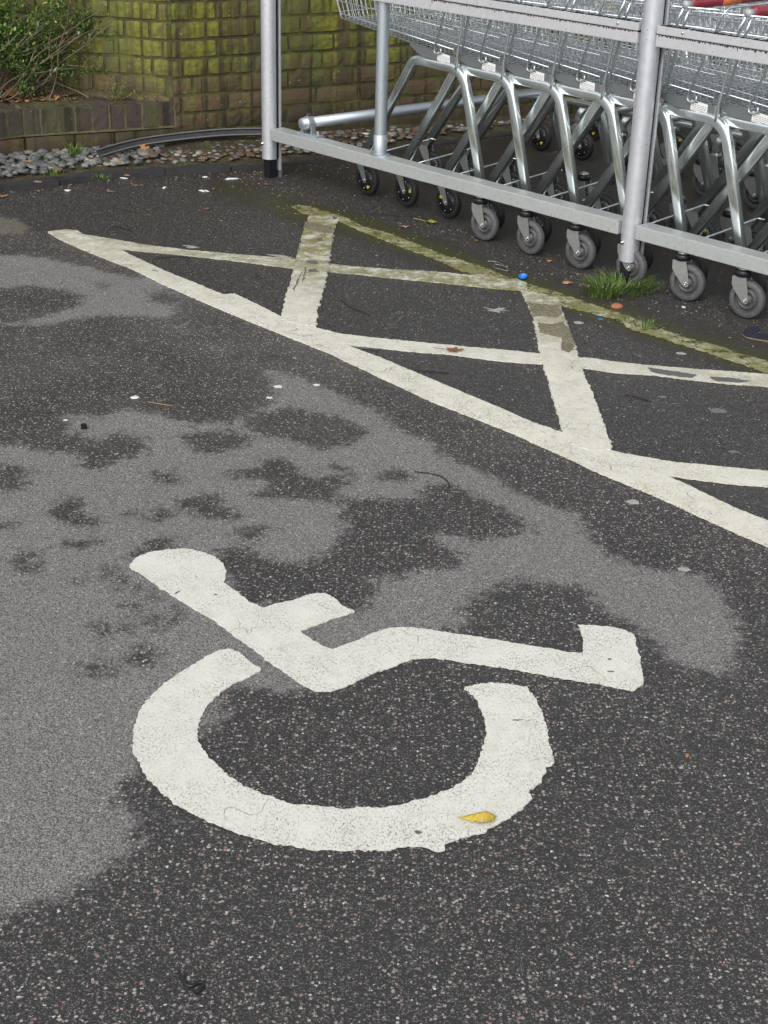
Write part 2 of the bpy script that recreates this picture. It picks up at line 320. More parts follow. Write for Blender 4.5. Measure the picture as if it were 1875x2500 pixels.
class MB:
    def __init__(s): s.v = []; s.f = []; s.mi = []; s.mats = []; s.sm = []; s.att = []; s.cur = .5
    def mat(s, m):
        m = MAT[m] if isinstance(m, str) else m
        if m not in s.mats: s.mats.append(m)
        return s.mats.index(m)
    def add(s, vs, fs, m, smooth=False):
        k = len(s.v); i = s.mat(m)
        s.v += [tuple(p) for p in vs]; s.att += [s.cur]*len(vs)
        for q in fs: s.f.append(tuple(a+k for a in q)); s.mi.append(i); s.sm.append(smooth)
    def box(s, c, h, m, M=None):
        vs = [Vector((c[0]+h[0]*a, c[1]+h[1]*b, c[2]+h[2]*d)) for a in (-1, 1) for b in (-1, 1) for d in (-1, 1)]
        if M: vs = [M @ p for p in vs]
        s.add(vs, [(0, 1, 3, 2), (4, 6, 7, 5), (0, 4, 5, 1), (2, 3, 7, 6), (0, 2, 6, 4), (1, 5, 7, 3)], m)
    def bbox(s, c, h, m, b=.003, M=None):
        """box with chamfered edges"""
        bm = bmesh.new(); bmesh.ops.create_cube(bm, size=2)
        for q in bm.verts: q.co = Vector((q.co.x*h[0], q.co.y*h[1], q.co.z*h[2]))
        bmesh.ops.bevel(bm, geom=bm.edges[:], offset=b, segments=2, affect='EDGES')
        for q in bm.verts: q.co += Vector(c)
        if M:
            for q in bm.verts: q.co = M @ q.co
        bm.verts.index_update(); s.add([q.co.copy() for q in bm.verts], [[q.index for q in fc.verts] for fc in bm.faces], m, False); bm.free()
    def sweep(s, pts, prof, m, up=(0, 1, 0), cap=True, smooth=True, closed=False):
        """sweep a 2D profile (a along side, b along 'up') down a path"""
        n = len(pts); rings = []
        pts = [Vector(p) for p in pts]; up = Vector(up).normalized()
        for i in range(n):
            if closed: t = (pts[(i+1) % n]-pts[i-1])
            else: t = (pts[min(i+1, n-1)]-pts[max(i-1, 0)])
            t.normalize(); uu = up if abs(t.dot(up)) < .95 else Vector((1, 0, 0))
            sd = t.cross(uu).normalized(); b = sd.cross(t).normalized()
            rings.append([pts[i]+sd*a+b*c for a, c in prof])
        k = len(prof); vs = [p for r_ in rings for p in r_]; fs = []
        for i in range(n if closed else n-1):
            j = (i+1) % n
            for q in range(k): fs.append((i*k+q, i*k+(q+1) % k, j*k+(q+1) % k, j*k+q))
        if cap and not closed: fs += [tuple(range(k))[::-1], tuple((n-1)*k+q for q in range(k))]
        s.add(vs, fs, m, smooth)
    def tube(s, pts, r, m, n=8, up=(0, 1, 0), **k):
        s.sweep(pts, [(r*cos(2*pi*i/n), r*sin(2*pi*i/n)) for i in range(n)], m, up, **k)
    def wire(s, a, b, r, m, n=5):
        a = Vector(a); b = Vector(b); t = (b-a).normalized(); up = (0, 0, 1) if abs(t.z) < .9 else (1, 0, 0)
        s.sweep([a, b], [(r*cos(2*pi*i/n), r*sin(2*pi*i/n)) for i in range(n)], m, up, cap=False)
    def lathe(s, prof, m, M, n=24, smooth=True, closed=False):
        """prof: (radius, axial) around local Z, placed by M"""
        vs = []; fs = []; k = len(prof)
        for i in range(n):
            a = 2*pi*i/n
            vs += [M @ Vector((r*cos(a), r*sin(a), z)) for r, z in prof]
        for i in range(n):
            j = (i+1) % n
            for q in range(k if closed else k-1): fs.append((i*k+q, j*k+q, j*k+(q+1) % k, i*k+(q+1) % k))
        s.add(vs, fs, m, smooth)
    def build(s, name, parent=None, loc=None, auto=True):
        me = bpy.data.meshes.new(name); me.from_pydata(s.v, [], s.f)
        for m_ in s.mats: me.materials.append(m_)
        me.polygons.foreach_set('material_index', s.mi); me.polygons.foreach_set('use_smooth', s.sm)
        a = me.attributes.new('brickid', 'FLOAT', 'POINT'); a.data.foreach_set('value', s.att)
        me.validate(); me.update()
        o = bpy.data.objects.new(name, me); COL.objects.link(o)
        if parent: o.parent = parent
        if loc is not None: o.location = loc
        return o
def add_mod_bevel(o, w=.002):
    b = o.modifiers.new('bevel', 'BEVEL'); b.width = w; b.segments = 2; b.limit_method = 'ANGLE'; b.angle_limit = radians(40)

def fillet(pts, r, n=6):
    pts = [Vector(p) for p in pts]; out = [pts[0]]
    for i in range(1, len(pts)-1):
        a, b, c = pts[i-1], pts[i], pts[i+1]
        d1 = (a-b).normalized(); d2 = (c-b).normalized(); ang = d1.angle(d2)
        L = min(r/math.tan(ang/2), (a-b).length*.49, (c-b).length*.49); rr = L*math.tan(ang/2)
        cen = b+(d1+d2).normalized()*(rr/sin(ang/2))
        p0 = b+d1*L; p1 = b+d2*L; v0 = p0-cen; v1 = p1-cen; tot = v0.angle(v1); ax = v0.cross(v1).normalized()
        for k in range(n+1): out.append(cen + Matrix.Rotation(tot*k/n, 3, ax) @ v0)
    out.append(pts[-1]); return out
def ovalprof(w, h, n=16, p=3.2):
    o = []
    for i in range(n):
        a = 2*pi*i/n + pi/n; c_, s_ = cos(a), sin(a)
        o.append((w*math.copysign(abs(c_)**(2/p), c_), h*math.copysign(abs(s_)**(2/p), s_)))
    return o
def copy_tree(o, parent=None):
    c = o.copy(); COL.objects.link(c)
    if parent: c.parent = parent
    for ch in o.children: copy_tree(ch, c)
    return c

# ------------------------------------------------------------------ the ground
def polyw(px): return np.array([[*g(x, y)[:2]] for x, y in px])
def sdf(P, poly):
    """signed distance, positive inside"""
    d = np.full(len(P), 1e9); ins = np.zeros(len(P), bool); n = len(poly)
    for i in range(n):
        a = poly[i]; b = poly[(i+1) % n]; e = b-a; w = P-a
        t = np.clip((w@e)/(e@e+1e-12), 0, 1); q = w-np.outer(t, e); d = np.minimum(d, np.hypot(q[:, 0], q[:, 1]))
        c1 = P[:, 1] >= a[1]; c2 = P[:, 1] < b[1]; cr = e[0]*w[:, 1]-e[1]*w[:, 0]
        ins ^= (c1 & c2 & (cr > 0)) | (~c1 & ~c2 & (cr < 0))
    return np.where(ins, d, -d)
def zA(l): return [(x/1.765, 560+y/1.765) for x, y in l]
def zB(l): return [(900+x/1.7015, 900+y/1.7015) for x, y in l]
def zC(l): return [(x/2.458, 1400+y/2.458) for x, y in l]
dryP = [
 [(-60, 615), (0, 622), (113, 628), (198, 650), (283, 668), (362, 673), (410, 695), (440, 725), (430, 755), (408, 775), (320, 772), (244, 768), (147, 790), (57, 795), (-60, 795)],
 [(-80, 1085), (0, 1081), (62, 1090), (130, 1104), (187, 1104), (215, 1140), (243, 1143), (300, 1121), (362, 1115), (351, 1070), (295, 1058), (227, 1073), (164, 1058), (150, 1020), (187, 1010), (240, 1020), (272, 1007), (317, 1000), (397, 1010), (465, 1036), (567, 1028), (623, 1010), (660, 985), (672, 957), (645, 915), (657, 908), (737, 922), (822, 957), (884, 990), (930, 1012), (959, 1035), (1047, 1082), (1135, 1130), (1229, 1182), (1311, 1222), (1400, 1252), (1440, 1290), (1464, 1347), (1523, 1370), (1623, 1395), (1723, 1412), (1782, 1460), (1799, 1517), (1793, 1576), (1800, 1630), (1787, 1655), (1723, 1640), (1664, 1617), (1605, 1576), (1558, 1541), (1499, 1499), (1447, 1458), (1382, 1429), (1276, 1417), (1206, 1429), (1153, 1458), (1123, 1488), (1147, 1523), (1094, 1541), (1000, 1570), (930, 1590), (850, 1640), (760, 1680), (700, 1695), (600, 1680), (560, 1690), (530, 1730), (560, 1745), (520, 1775), (490, 1790), (400, 1800), (345, 1850), (334, 1880), (305, 1908), (325, 1933), (277, 1949), (321, 1970), (346, 2010), (325, 2043), (346, 2071), (285, 2104), (228, 2153), (163, 2165), (134, 2193), (81, 2218), (0, 2238), (-80, 2250)]]
wetP = [
 [(-60, 705), (0, 703), (80, 700), (150, 706), (208, 722), (190, 745), (130, 765), (60, 785), (-60, 790)],
 zA([(1050, 820), (1130, 790), (1240, 760), (1400, 790), (1530, 830), (1580, 880), (1500, 930), (1380, 945), (1250, 900), (1130, 880)]),
 zA([(790, 900), (850, 880), (980, 870), (1090, 900), (1060, 940), (940, 960), (850, 950)]),
 zA([(970, 1050), (1090, 1035), (1130, 985), (1230, 985), (1280, 1040), (1330, 1075), (1480, 1060), (1490, 1100), (1440, 1150), (1659, 1180), (1659, 1230), (1480, 1200), (1380, 1175), (1200, 1155), (1080, 1160), (1100, 1120), (1200, 1110), (1130, 1080), (1000, 1070)]),
 [(787, 1217), (840, 1212), (900, 1220), (953, 1217), (1020, 1225), (1040, 1190), (1094, 1182), (1182, 1217), (1253, 1258), (1300, 1294), (1253, 1305), (1147, 1317), (1076, 1305), (1065, 1323), (1117, 1352), (1106, 1382), (1029, 1399), (959, 1411), (889, 1410), (901, 1444), (884, 1500), (850, 1490), (790, 1450), (700, 1470), (612, 1483), (567, 1461), (552, 1400), (521, 1345), (595, 1340), (660, 1375), (736, 1370), (793, 1353), (838, 1296), (833, 1240)],
 zA([(670, 1050), (740, 1045), (760, 1090), (720, 1100)]),
 zA([(760, 1160), (840, 1150), (900, 1140), (960, 1140), (940, 1190), (1030, 1230), (990, 1250), (880, 1240), (780, 1200)]),
 zA([(660, 1220), (700, 1200), (740, 1215), (720, 1250), (680, 1245)]),
 zA([(1010, 1310), (1060, 1280), (1180, 1290), (1110, 1340), (1060, 1350), (1020, 1325)]),
 zA([(225, 1180), (280, 1150), (380, 1160), (340, 1190), (330, 1220), (420, 1245), (390, 1280), (300, 1270), (220, 1230)]),
 zA([(-30, 1020), (60, 1025), (140, 1040), (80, 1065), (120, 1100), (80, 1130), (-30, 1120)]),
 zA([(-30, 1255), (60, 1270), (30, 1290), (-30, 1290)]), zA([(60, 1420), (110, 1380), (180, 1390), (150, 1430), (160, 1470), (80, 1475)]),
 zA([(300, 1350), (360, 1340), (430, 1350), (360, 1370), (320, 1370)]), zA([(440, 1470), (480, 1460), (500, 1475), (460, 1485)]),
 zA([(320, 1505), (370, 1500), (360, 1525)]), zA([(470, 1530), (520, 1500), (600, 1520), (700, 1600), (660, 1600), (600, 1560), (520, 1555)]),
 zA([(540, 1600), (580, 1590), (620, 1640), (560, 1650)]), zA([(570, 1390), (640, 1350), (740, 1325), (730, 1380), (600, 1420)]),
 zC([(570, 310), (650, 320), (720, 330), (760, 310), (770, 340), (640, 390), (590, 360)]), zC([(740, 510), (800, 480), (800, 420), (880, 430), (930, 480), (890, 540), (790, 550)]),
 zC([(480, 570), (520, 520), (600, 530), (670, 580), (620, 610), (520, 610)]), zC([(860, 260), (930, 250), (1000, 300), (960, 330), (900, 300)]),
 zC([(750, 180), (830, 180), (850, 230), (800, 240)]), zC([(1010, 230), (1060, 210), (1060, 250)]),
 zB([(50, 440), (100, 415), (170, 430), (190, 450), (120, 465)]), zA([(1410, 1030), (1440, 1015), (1480, 1030), (1450, 1045)]),
 zA([(530, 1215), (600, 1215), (590, 1228), (540, 1228)]), [(238, 690), (270, 695), (250, 705)], [(300, 665), (350, 668), (330, 680)], [(355, 715), (400, 712), (460, 730), (430, 745), (370, 735)]]
faint = [([(400, 798), (460, 790), (540, 798), (560, 812), (480, 818), (415, 812)], .5), ([(490, 845), (560, 850), (620, 868), (560, 880), (500, 866)], .35), ([(215, 870), (260, 865), (270, 885), (225, 890)], .3),
 ([(1670, 1680), (1760, 1700), (1760, 1730), (1690, 1735)], .35), ([(354, 1994), (448, 2010), (440, 2030), (370, 2025)], .5), ([(690, 800), (720, 930), (760, 925)], 0)]

def ground():
    fx = list(np.arange(-2.3, 2.75, .02)); fy = list(np.arange(1.25, 8.6, .02))
    xs = np.array([-60, -30, -14, -7, -4, -3]+fx+[3.2, 4, 7, 14, 30, 60]); ys = np.array([-60, -30, -12, -5, -2, 0, .7]+fy+[9, 10, 13, 20, 35, 60])
    X, Y = np.meshgrid(xs, ys); P = np.stack([X.ravel(), Y.ravel()], 1); n = len(P)
    dry = np.maximum(sdf(P, polyw(dryP[0])), sdf(P, polyw(dryP[1])))
    for w in wetP: dry = np.minimum(dry, -sdf(P, polyw(w)))
    for w, k in faint:
        if k: dry = np.maximum(dry, np.minimum(sdf(P, polyw(w)), 0) - .028*(1-k))
    dry = np.clip(dry, -.15, .15); dry[(P[:, 0] < -2.5) | (P[:, 0] > 2.9) | (P[:, 1] < 1.1)] = .15  # unseen outer asphalt set dry and pale to brighten reflections in the metal
    u = (P[:, 0]-A0.x)*D.x+(P[:, 1]-A0.y)*D.y; v = (P[:, 0]-A0.x)*NN.x+(P[:, 1]-A0.y)*NN.y
    # mossy line centre
    line = polyw([(735, 515), (846, 537), (1000, 595), (1178, 664), (1289, 702), (1428, 752), (1542, 792), (1681, 840), (1875, 898), (2100, 970)])
    def dline(P, L):
        d = np.full(len(P), 1e9)
        for i in range(len(L)-1):
            a = L[i]; e = L[i+1]-a; w = P-a; t = np.clip((w@e)/(e@e), 0, 1); q = w-np.outer(t, e); d = np.minimum(d, np.hypot(q[:, 0], q[:, 1]))
        return d
    dl = dline(P, line)
    side = v > -.5
    strip = np.clip((v+.62)/.35, 0, 1)*np.clip((.05-v)/.3, 0, 1)*np.clip((u+.35)/.4, 0, 1)
    moss = .60*np.exp(-(dl/.09)**2)*np.where(v > -.62, 1, .6) + .52*strip
    moss += .22*np.clip((Y.ravel()-5.2)/.8, 0, 1)*np.clip(1-(v+.2)/.9, 0, 1)*np.clip((u+.7)/.7, 0, 1)
    dirt = .80*strip + .55*np.clip((v+.1)/.3, 0, 1) + .50*np.exp(-(dl/.10)**2)  # term across the shelter floor paints its shade in with the dirt
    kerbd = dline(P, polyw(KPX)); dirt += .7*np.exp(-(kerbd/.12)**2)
    tan = sdf(P, polyw([(-80, 525), (0, 530), (40, 535), (75, 555), (60, 572), (0, 570), (-80, 575)])); tan = np.clip(tan, -.2, .2)
    nx = len(xs); ny = len(ys)
    idx = np.arange(n).reshape(ny, nx)
    q = np.stack([idx[:-1, :-1], idx[:-1, 1:], idx[1:, 1:], idx[1:, :-1]], -1).reshape(-1, 4)
    me = bpy.data.meshes.new('asphalt'); me.vertices.add(n); co = np.zeros((n, 3), np.float32); co[:, :2] = P
    me.vertices.foreach_set('co', co.ravel()); me.loops.add(len(q)*4); me.loops.foreach_set('vertex_index', q.ravel().astype(np.int32))
    me.polygons.add(len(q)); me.polygons.foreach_set('loop_start', np.arange(0, len(q)*4, 4, dtype=np.int32)); me.polygons.foreach_set('loop_total', np.full(len(q), 4, np.int32))
    hp = polyw([(116, 568), (573, 745), (900, 880), (1175, 1005), (1373, 1085), (1618, 1190), (1875, 1305), (2300, 1500), (2300, 250), (-200, 300), (-200, 560)]); hat = np.clip(sdf(P, hp)/.05+.5, 0, 1)
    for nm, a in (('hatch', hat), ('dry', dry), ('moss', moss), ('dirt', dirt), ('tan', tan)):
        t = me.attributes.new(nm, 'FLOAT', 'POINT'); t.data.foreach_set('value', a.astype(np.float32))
    me.update(calc_edges=True); me.validate(); me.materials.append(MAT['asphalt'])
    o = bpy.data.objects.new('asphalt', me); COL.objects.link(o); tag(o, kind='structure')
KPX = [(-150, 480), (0, 463), (140, 449), (240, 434), (400, 424), (560, 414), (644, 407), (850, 386), (1034, 357), (1245, 327), (1500, 285), (1900, 225)]
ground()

# ------------------------------------------------------------------ painted markings
def resample(pts, step):
    out = []; n = len(pts)
    for i in range(n):
        a = pts[i]; b = pts[(i+1) % n]; k = max(1, int((b-a).length/step))
        for j in range(k): out.append(a.lerp(b, j/k))
    return out
def painted(name, px, mat, ztop, amp=.0035, tooth=0.0, seed=0, step=.006, parent=None):
    pts = [g(x, y) for x, y in px]
    area = sum(pts[i].x*pts[(i+1) % len(pts)].y-pts[(i+1) % len(pts)].x*pts[i].y for i in range(len(pts)))
    if area < 0: pts.reverse()
    c0 = sum(pts, Vector())/len(pts)
    rs = resample(pts, step); out = []; n = len(rs)
    for i, p in enumerate(rs):
        t = (rs[(i+1) % n]-rs[i-1]); t = t.normalized() if t.length > 1e-6 else Vector((1, 0, 0)); nr = Vector((t.y, -t.x, 0))
        a = noise.noise(Vector((p.x*60, p.y*60, seed)))*amp + noise.noise(Vector((p.x*170, p.y*170, seed+9)))*amp*.9 + noise.noise(Vector((p.x*14, p.y*14, seed+3)))*amp*.45
        if tooth: a += tooth*max(0, noise.noise(Vector((p.x*90, p.y*90, seed+5))))**.7
        out.append(p+nr*a)
    n = len(out)
    tri = tessellate_polygon([[Vector((p.x, p.y, 0)) for p in out]])
    vs = [(p.x-c0.x, p.y-c0.y, ztop) for p in out]+[(p.x-c0.x, p.y-c0.y, .0008) for p in out]
    fs = []
    for t in tri:
        a, b, c = (out[i] for i in t)
        if (b.x-a.x)*(c.y-a.y)-(b.y-a.y)*(c.x-a.x) < 0: t = t[::-1]
        fs.append(tuple(t))
    fs += [(i, n+i, n+(i+1) % n, (i+1) % n) for i in range(n)]
    mb = MB(); mb.add(vs, fs, mat); o = mb.build(name, parent, Vector((c0.x, c0.y, 0)))
    # object coordinates of the shader are local: keep world alignment by moving the origin back
    me = o.data; me.transform(Matrix.Translation((c0.x, c0.y, 0))); o.location = (0, 0, 0)
    return o
LG = 'cream hatching lines beside the trolley shelter'
tag(painted('painted_line', [(116, 568), (160, 563), (189, 565), (203, 574), (263, 595), (321, 626), (401, 663), (487, 698), (545, 722), (573, 720), (624, 744), (685, 775), (759, 800), (820, 834), (876, 857), (929, 876), (985, 900), (1080, 940), (1175, 980), (1238, 1007), (1302, 1035), (1373, 1059), (1490, 1104), (1618, 1161), (1702, 1199), (1787, 1241), (1875, 1275), (2020, 1340),
     (2020, 1410), (1875, 1338), (1808, 1309), (1724, 1271), (1597, 1212), (1470, 1161), (1373, 1115), (1259, 1064), (1175, 1030), (1060, 985), (950, 935), (893, 907), (802, 864), (687, 818), (573, 772), (493, 738), (401, 698), (321, 658), (258, 634), (189, 606), (137, 582)], 'paint_line', .0052, .003, seed=1),
    'long cream boundary line running diagonally past the wheelchair symbol to the right edge', 'road marking', LG)
tag(painted('painted_line', [(200, 573), (263, 583), (344, 598), (458, 612), (573, 622), (727, 635), (806, 646), (861, 652), (951, 659), (1064, 665), (1178, 676), (1226, 684), (1262, 682), (1285, 692), (1288, 712), (1253, 710), (1196, 706), (1102, 695), (989, 684), (876, 672), (801, 665), (716, 657), (630, 646), (515, 632), (401, 620), (298, 611), (262, 603)], 'paint_line', .0038, .0045, seed=2),
    'thin worn line from the far left tip to the blue bottle cap', 'road marking', LG)
tag(painted('painted_line', [(757, 528), (792, 529), (829, 535), (814, 563), (806, 616), (801, 661), (793, 691), (774, 763), (771, 789), (767, 799), (725, 795), (686, 782), (695, 744), (710, 695), (729, 616), (740, 574), (750, 548)], 'paint_line', .0066, .004, .009, seed=3),
    'short wide cracked bar with ragged edges nearest the left post', 'road marking', LG)
tag(painted('painted_line', [(765, 800), (831, 817), (914, 827), (1027, 838), (1140, 849), (1238, 857), (1318, 866), (1411, 875), (1445, 877), (1512, 887), (1597, 895), (1681, 902), (1766, 908), (1875, 916), (2000, 926), (2000, 958), (1875, 946), (1766, 938), (1681, 929), (1597, 918), (1512, 913), (1424, 901), (1323, 891), (1259, 887), (1215, 883), (1102, 868), (989, 859), (914, 850), (861, 846), (790, 830)], 'paint_line', .0040, .004, seed=4),
    'middle thin line carrying a brown leaf and running to the right edge', 'road marking', LG)
tag(painted('painted_line', [(1272, 714), (1320, 720), (1358, 731), (1365, 746), (1382, 790), (1403, 849), (1415, 895), (1445, 963), (1470, 1030), (1491, 1089), (1488, 1102), (1441, 1106), (1390, 1085), (1375, 1060), (1365, 1022), (1348, 967), (1331, 904), (1316, 853), (1306, 794), (1289, 743)], 'paint_line', .0064, .004, .006, seed=5),
    'wide bar dropping from the blue bottle cap to the long boundary line', 'road marking', LG)
tag(painted('painted_line', [(1470, 1098), (1563, 1117), (1639, 1130), (1745, 1140), (1875, 1153), (2000, 1166), (2000, 1202), (1875, 1191), (1787, 1184), (1702, 1174), (1618, 1162), (1500, 1122)], 'paint_line', .0040, .003, seed=6),
    'lowest thin line leaving the long boundary line at the right edge', 'road marking', LG)
tag(painted('painted_line', [(712, 505), (731, 502), (755, 505), (846, 533), (891, 556), (951, 571), (1027, 601), (1083, 623), (1178, 653), (1234, 676), (1289, 695), (1356, 712), (1428, 739), (1534, 773), (1597, 798), (1681, 828), (1766, 849), (1808, 866), (1875, 883), (2020, 925), (2020, 960), (1875, 914), (1833, 899), (1766, 876), (1702, 855), (1597, 821), (1542, 805), (1510, 783), (1470, 773), (1361, 746), (1285, 715), (1178, 680), (1140, 669), (1064, 635), (989, 608), (914, 578), (827, 542), (763, 527), (737, 522)], 'paint_moss', .0030, .008, seed=7),
    'moss covered line running in front of the trolley wheels', 'road marking', LG)

def stain(px, m_, z, line):
    pts = resample([g(x, y) for x, y in px], .006); n = len(pts); vs = []
    for i, p in enumerate(pts):
        q = .006*noise.noise(Vector((p.x*45, p.y*45, 3)))+.004*noise.noise(Vector((p.x*140, p.y*140, 7))); vs.append((p.x+q, p.y+.8*q*(1 if i % 2 else -1)*.4+q, z))
    tri = tessellate_polygon([[Vector((v[0], v[1], 0)) for v in vs]]); fs = []
    for t in tri:
        a, b, c = (vs[i] for i in t); fs.append(tuple(t) if (b[0]-a[0])*(c[1]-a[1])-(b[1]-a[1])*(c[0]-a[0]) > 0 else tuple(t[::-1]))
    mb = MB(); mb.add(vs, fs, m_); mb.build('worn_patch', line)
LN = [o for o in COL.objects if o.name.startswith('painted_line')]; LN.sort(key=lambda o: o.name)
stain([(1290, 742), (1330, 748), (1362, 748), (1372, 770), (1360, 780), (1325, 776), (1300, 778)], 'stain', .0068, LN[4])
stain([(1312, 792), (1345, 796), (1375, 790), (1392, 812), (1404, 850), (1390, 866), (1372, 860), (1368, 842), (1372, 828), (1340, 822), (1318, 818)], 'stain', .0068, LN[4])
stain([(1580, 900), (1640, 908), (1700, 918), (1690, 926), (1630, 920), (1590, 912)], 'chip', .0044, LN[3])
stain([(1730, 922), (1790, 926), (1835, 934), (1800, 938), (1745, 933)], 'chip', .0044, LN[3])
stain([(772, 586), (788, 584), (786, 592), (774, 591)], 'chip', .0070, LN[2]); stain([(748, 640), (770, 641), (778, 648), (768, 650), (750, 646)], 'chip', .0070, LN[2])
stain([(752, 662), (772, 660), (780, 668), (765, 668), (752, 670)], 'chip', .0070, LN[2]); stain([(745, 545), (815, 560), (812, 575), (780, 570), (742, 562)], 'stain', .0070, LN[2])
stain([(812, 532), (824, 534), (820, 540), (812, 538)], 'chip', .0072, LN[2]); stain([(738, 690), (742, 672), (745, 655), (748, 656), (745, 674), (741, 694)], 'chip', .0070, LN[2]); stain([(715, 715), (724, 690), (736, 668), (738, 669), (727, 692), (718, 717)], 'chip', .0070, LN[2])
stain([(860, 849), (890, 851), (930, 856), (920, 858), (880, 855)], 'chip', .0056, LN[0])
sym = empty('accessible_parking_symbol', g(900, 1750), 0, label='large white wheelchair symbol painted on the asphalt in the foreground', cat='road marking')
def s1(l): return [(250+x/2.37, 1300+y/2.37) for x, y in l]
def s2(l): return [(900+x/2.212, 1450+y/2.212) for x, y in l]
figpx = s1([(165, 190), (200, 150), (270, 120), (370, 107), (460, 101), (520, 105), (590, 122), (650, 148), (695, 185), (718, 230), (712, 270), (705, 298), (780, 350), (850, 405), (930, 445), (1000, 420), (1100, 400), (1200, 362), (1290, 357), (1340, 383), (1380, 425), (1458, 465), (1380, 492), (1300, 517), (1210, 552), (1140, 577), (1200, 620), (1270, 662), (1335, 685), (1400, 655), (1480, 630), (1560, 590), (1620, 570)]) + \
    s2([(60, 205), (130, 190), (230, 188), (350, 203), (500, 225), (650, 248), (800, 275), (950, 298), (1080, 322), (1155, 328), (1160, 270), (1150, 215), (1133, 175), (1200, 178), (1300, 183), (1370, 200), (1430, 225), (1448, 290), (1465, 360), (1480, 440), (1480, 495), (1430, 527), (1350, 512), (1200, 485), (1050, 460), (900, 432), (750, 405), (600, 385), (430, 360), (330, 350), (240, 355), (150, 390), (60, 425)]) + \
    s1([(1620, 795), (1500, 850), (1400, 900), (1320, 925), (1240, 925), (1170, 895), (1080, 830), (960, 750), (870, 680), (750, 590), (640, 510), (520, 440), (430, 385), (300, 300), (220, 240), (165, 215)])
whpx = s1([(740, 680), (690, 682), (600, 725), (450, 820), (350, 890), (250, 990), (200, 1080), (178, 1200), (180, 1260), (215, 1340), (270, 1440), (360, 1525), (450, 1590), (600, 1670), (750, 1730), (900, 1780), (1050, 1810), (1200, 1840), (1400, 1842), (1500, 1840)]) + \
    s2([(0, 1385), (100, 1388), (200, 1370), (300, 1372), (340, 1385), (372, 1397), (405, 1387), (412, 1352), (500, 1325), (620, 1290), (720, 1235), (800, 1185), (878, 1110), (855, 1075), (920, 1030), (960, 940), (1002, 915), (980, 860), (970, 800), (960, 720), (920, 620), (890, 560), (850, 510), (780, 497), (650, 487), (520, 510), (560, 550), (595, 590), (615, 650), (630, 700), (640, 770), (620, 830), (600, 900), (560, 980), (500, 1030), (420, 1070), (330, 1105), (200, 1140), (100, 1160), (0, 1163)]) + \
    s1([(1540, 1600), (1400, 1610), (1250, 1590), (1100, 1580), (950, 1530), (820, 1480), (700, 1390), (600, 1300), (555, 1220), (548, 1150), (565, 1080), (600, 1010), (680, 930), (780, 870), (880, 825), (912, 800), (850, 750), (790, 705), (755, 683)])
for nm, px, sd, tth in (('seated_figure', figpx, 11, .0025), ('wheel_arc', whpx, 12, .005)):
    o = painted(nm, px, 'paint_sym', .0036, .0028, tth, seed=sd, step=.0045)
    o.parent = sym; o.matrix_parent_inverse = Matrix.Translation(-sym.location)
for x, y, a, b, rz in ((433, 1450, .0022, .011, -.5), (1263, 1762, .009, .0028, .1), (1488, 1613, .0035, .003, 0), (1490, 1643, .0065, .0028, .1), (527, 1455, .004, .003, 0), (1020, 2036, .006, .006, .3)):
    mb = MB(); p = g(x, y) - sym.location; vs = []; n = 13
    for i in range(n):
        t = 2*pi*i/n; q = 1+.9*noise.noise(Vector((cos(t)*3, sin(t)*3, x))); xx = a*q*cos(t); yy = b*q*sin(t); vs.append((p.x+xx*cos(rz)-yy*sin(rz), p.y+xx*sin(rz)+yy*cos(rz), .0040))
    mb.add(vs, [tuple(range(n))], 'chip'); mb.build('worn_chip', sym)

# ------------------------------------------------------------------ brick walls
C0 = Vector((-1.02, 6.90, 0))
def brick(mb, x0, x1, z0, z1, y0, depth, m, rng, bev=.006, sub=(6, 3)):
    """one worn brick, front face at y=y0 (towards -y) with a slightly uneven grid"""
    nx, nz = sub; mb.cur = rng.random(); off = rng.uniform(-.004, .003); sx = rng.uniform(0, 50)
    vs = []; fs = []
    for j in range(nz+1):
        for i in range(nx+1):
            a = i/nx; b = j/nz; x = x0+(x1-x0)*a; z = z0+(z1-z0)*b
            e = (1 if i in (0, nx) else 0)+(1 if j in (0, nz) else 0)
            q = noise.noise(Vector((x*40+sx, z*40, sx)))
            y = y0+off*.6+q*.003+(bev*.5 if e else 0)+(.001 if e == 2 else 0)
            ins = .004+.004*noise.noise(Vector((x*60, z*60, sx+3)))
            if i == 0: x += ins*.5
            if i == nx: x -= ins*.5
            if j == 0: z += ins*.4+(.003 if e == 2 else 0)
            if j == nz: z -= ins*.4+(.003 if e == 2 else 0)
            vs.append((x, y, z))
    k = nx+1
    for j in range(nz):
        for i in range(nx): a = j*k+i; fs.append((a, a+1, a+1+k, a+k))
    # side skirt
    rim = [i for i in range(k)]+[j*k+nx for j in range(1, nz+1)]+[nz*k+i for i in range(nx-1, -1, -1)]+[j*k for j in range(nz-1, 0, -1)]
    b0 = len(vs); vs += [(vs[i][0], y0+depth, vs[i][2]) for i in rim]; n = len(rim)
    for q in range(n): fs.append((rim[q], b0+q, b0+(q+1) % n, rim[(q+1) % n]))
    mb.add(vs, fs, m)
def wall_face(mb, L, z0, zt, rng, start=0.0, bh=.082, bl=.238):
    z = z0; c = 0
    while z < zt:
        x = start - (rng.random()*.02); head = (c % 3 == 2)
        if c % 2: x -= bl*.25
        ln = bl*.5 if head else bl
        x += 0
        while x < L:
            l = (ln if rng.random() > .12 else bl*.5 if not head else bl)*rng.uniform(.96, 1.03)
            a = max(x, start); b = min(x+l-.010, L)
            dz = .009*noise.noise(Vector((x*1.3, z*2, 5)))
            if b-a > .03: brick(mb, a, b, z+dz+rng.uniform(-.001, .001), z+bh-.011+dz, 0, .05, 'brick', rng)
            x += l
        z += bh; c += 1
rng = random.Random(4)
wall = empty('brick_wall', C0, 0, label='tall old brick wall green with algae behind the shrub and the shelter', cat='wall')
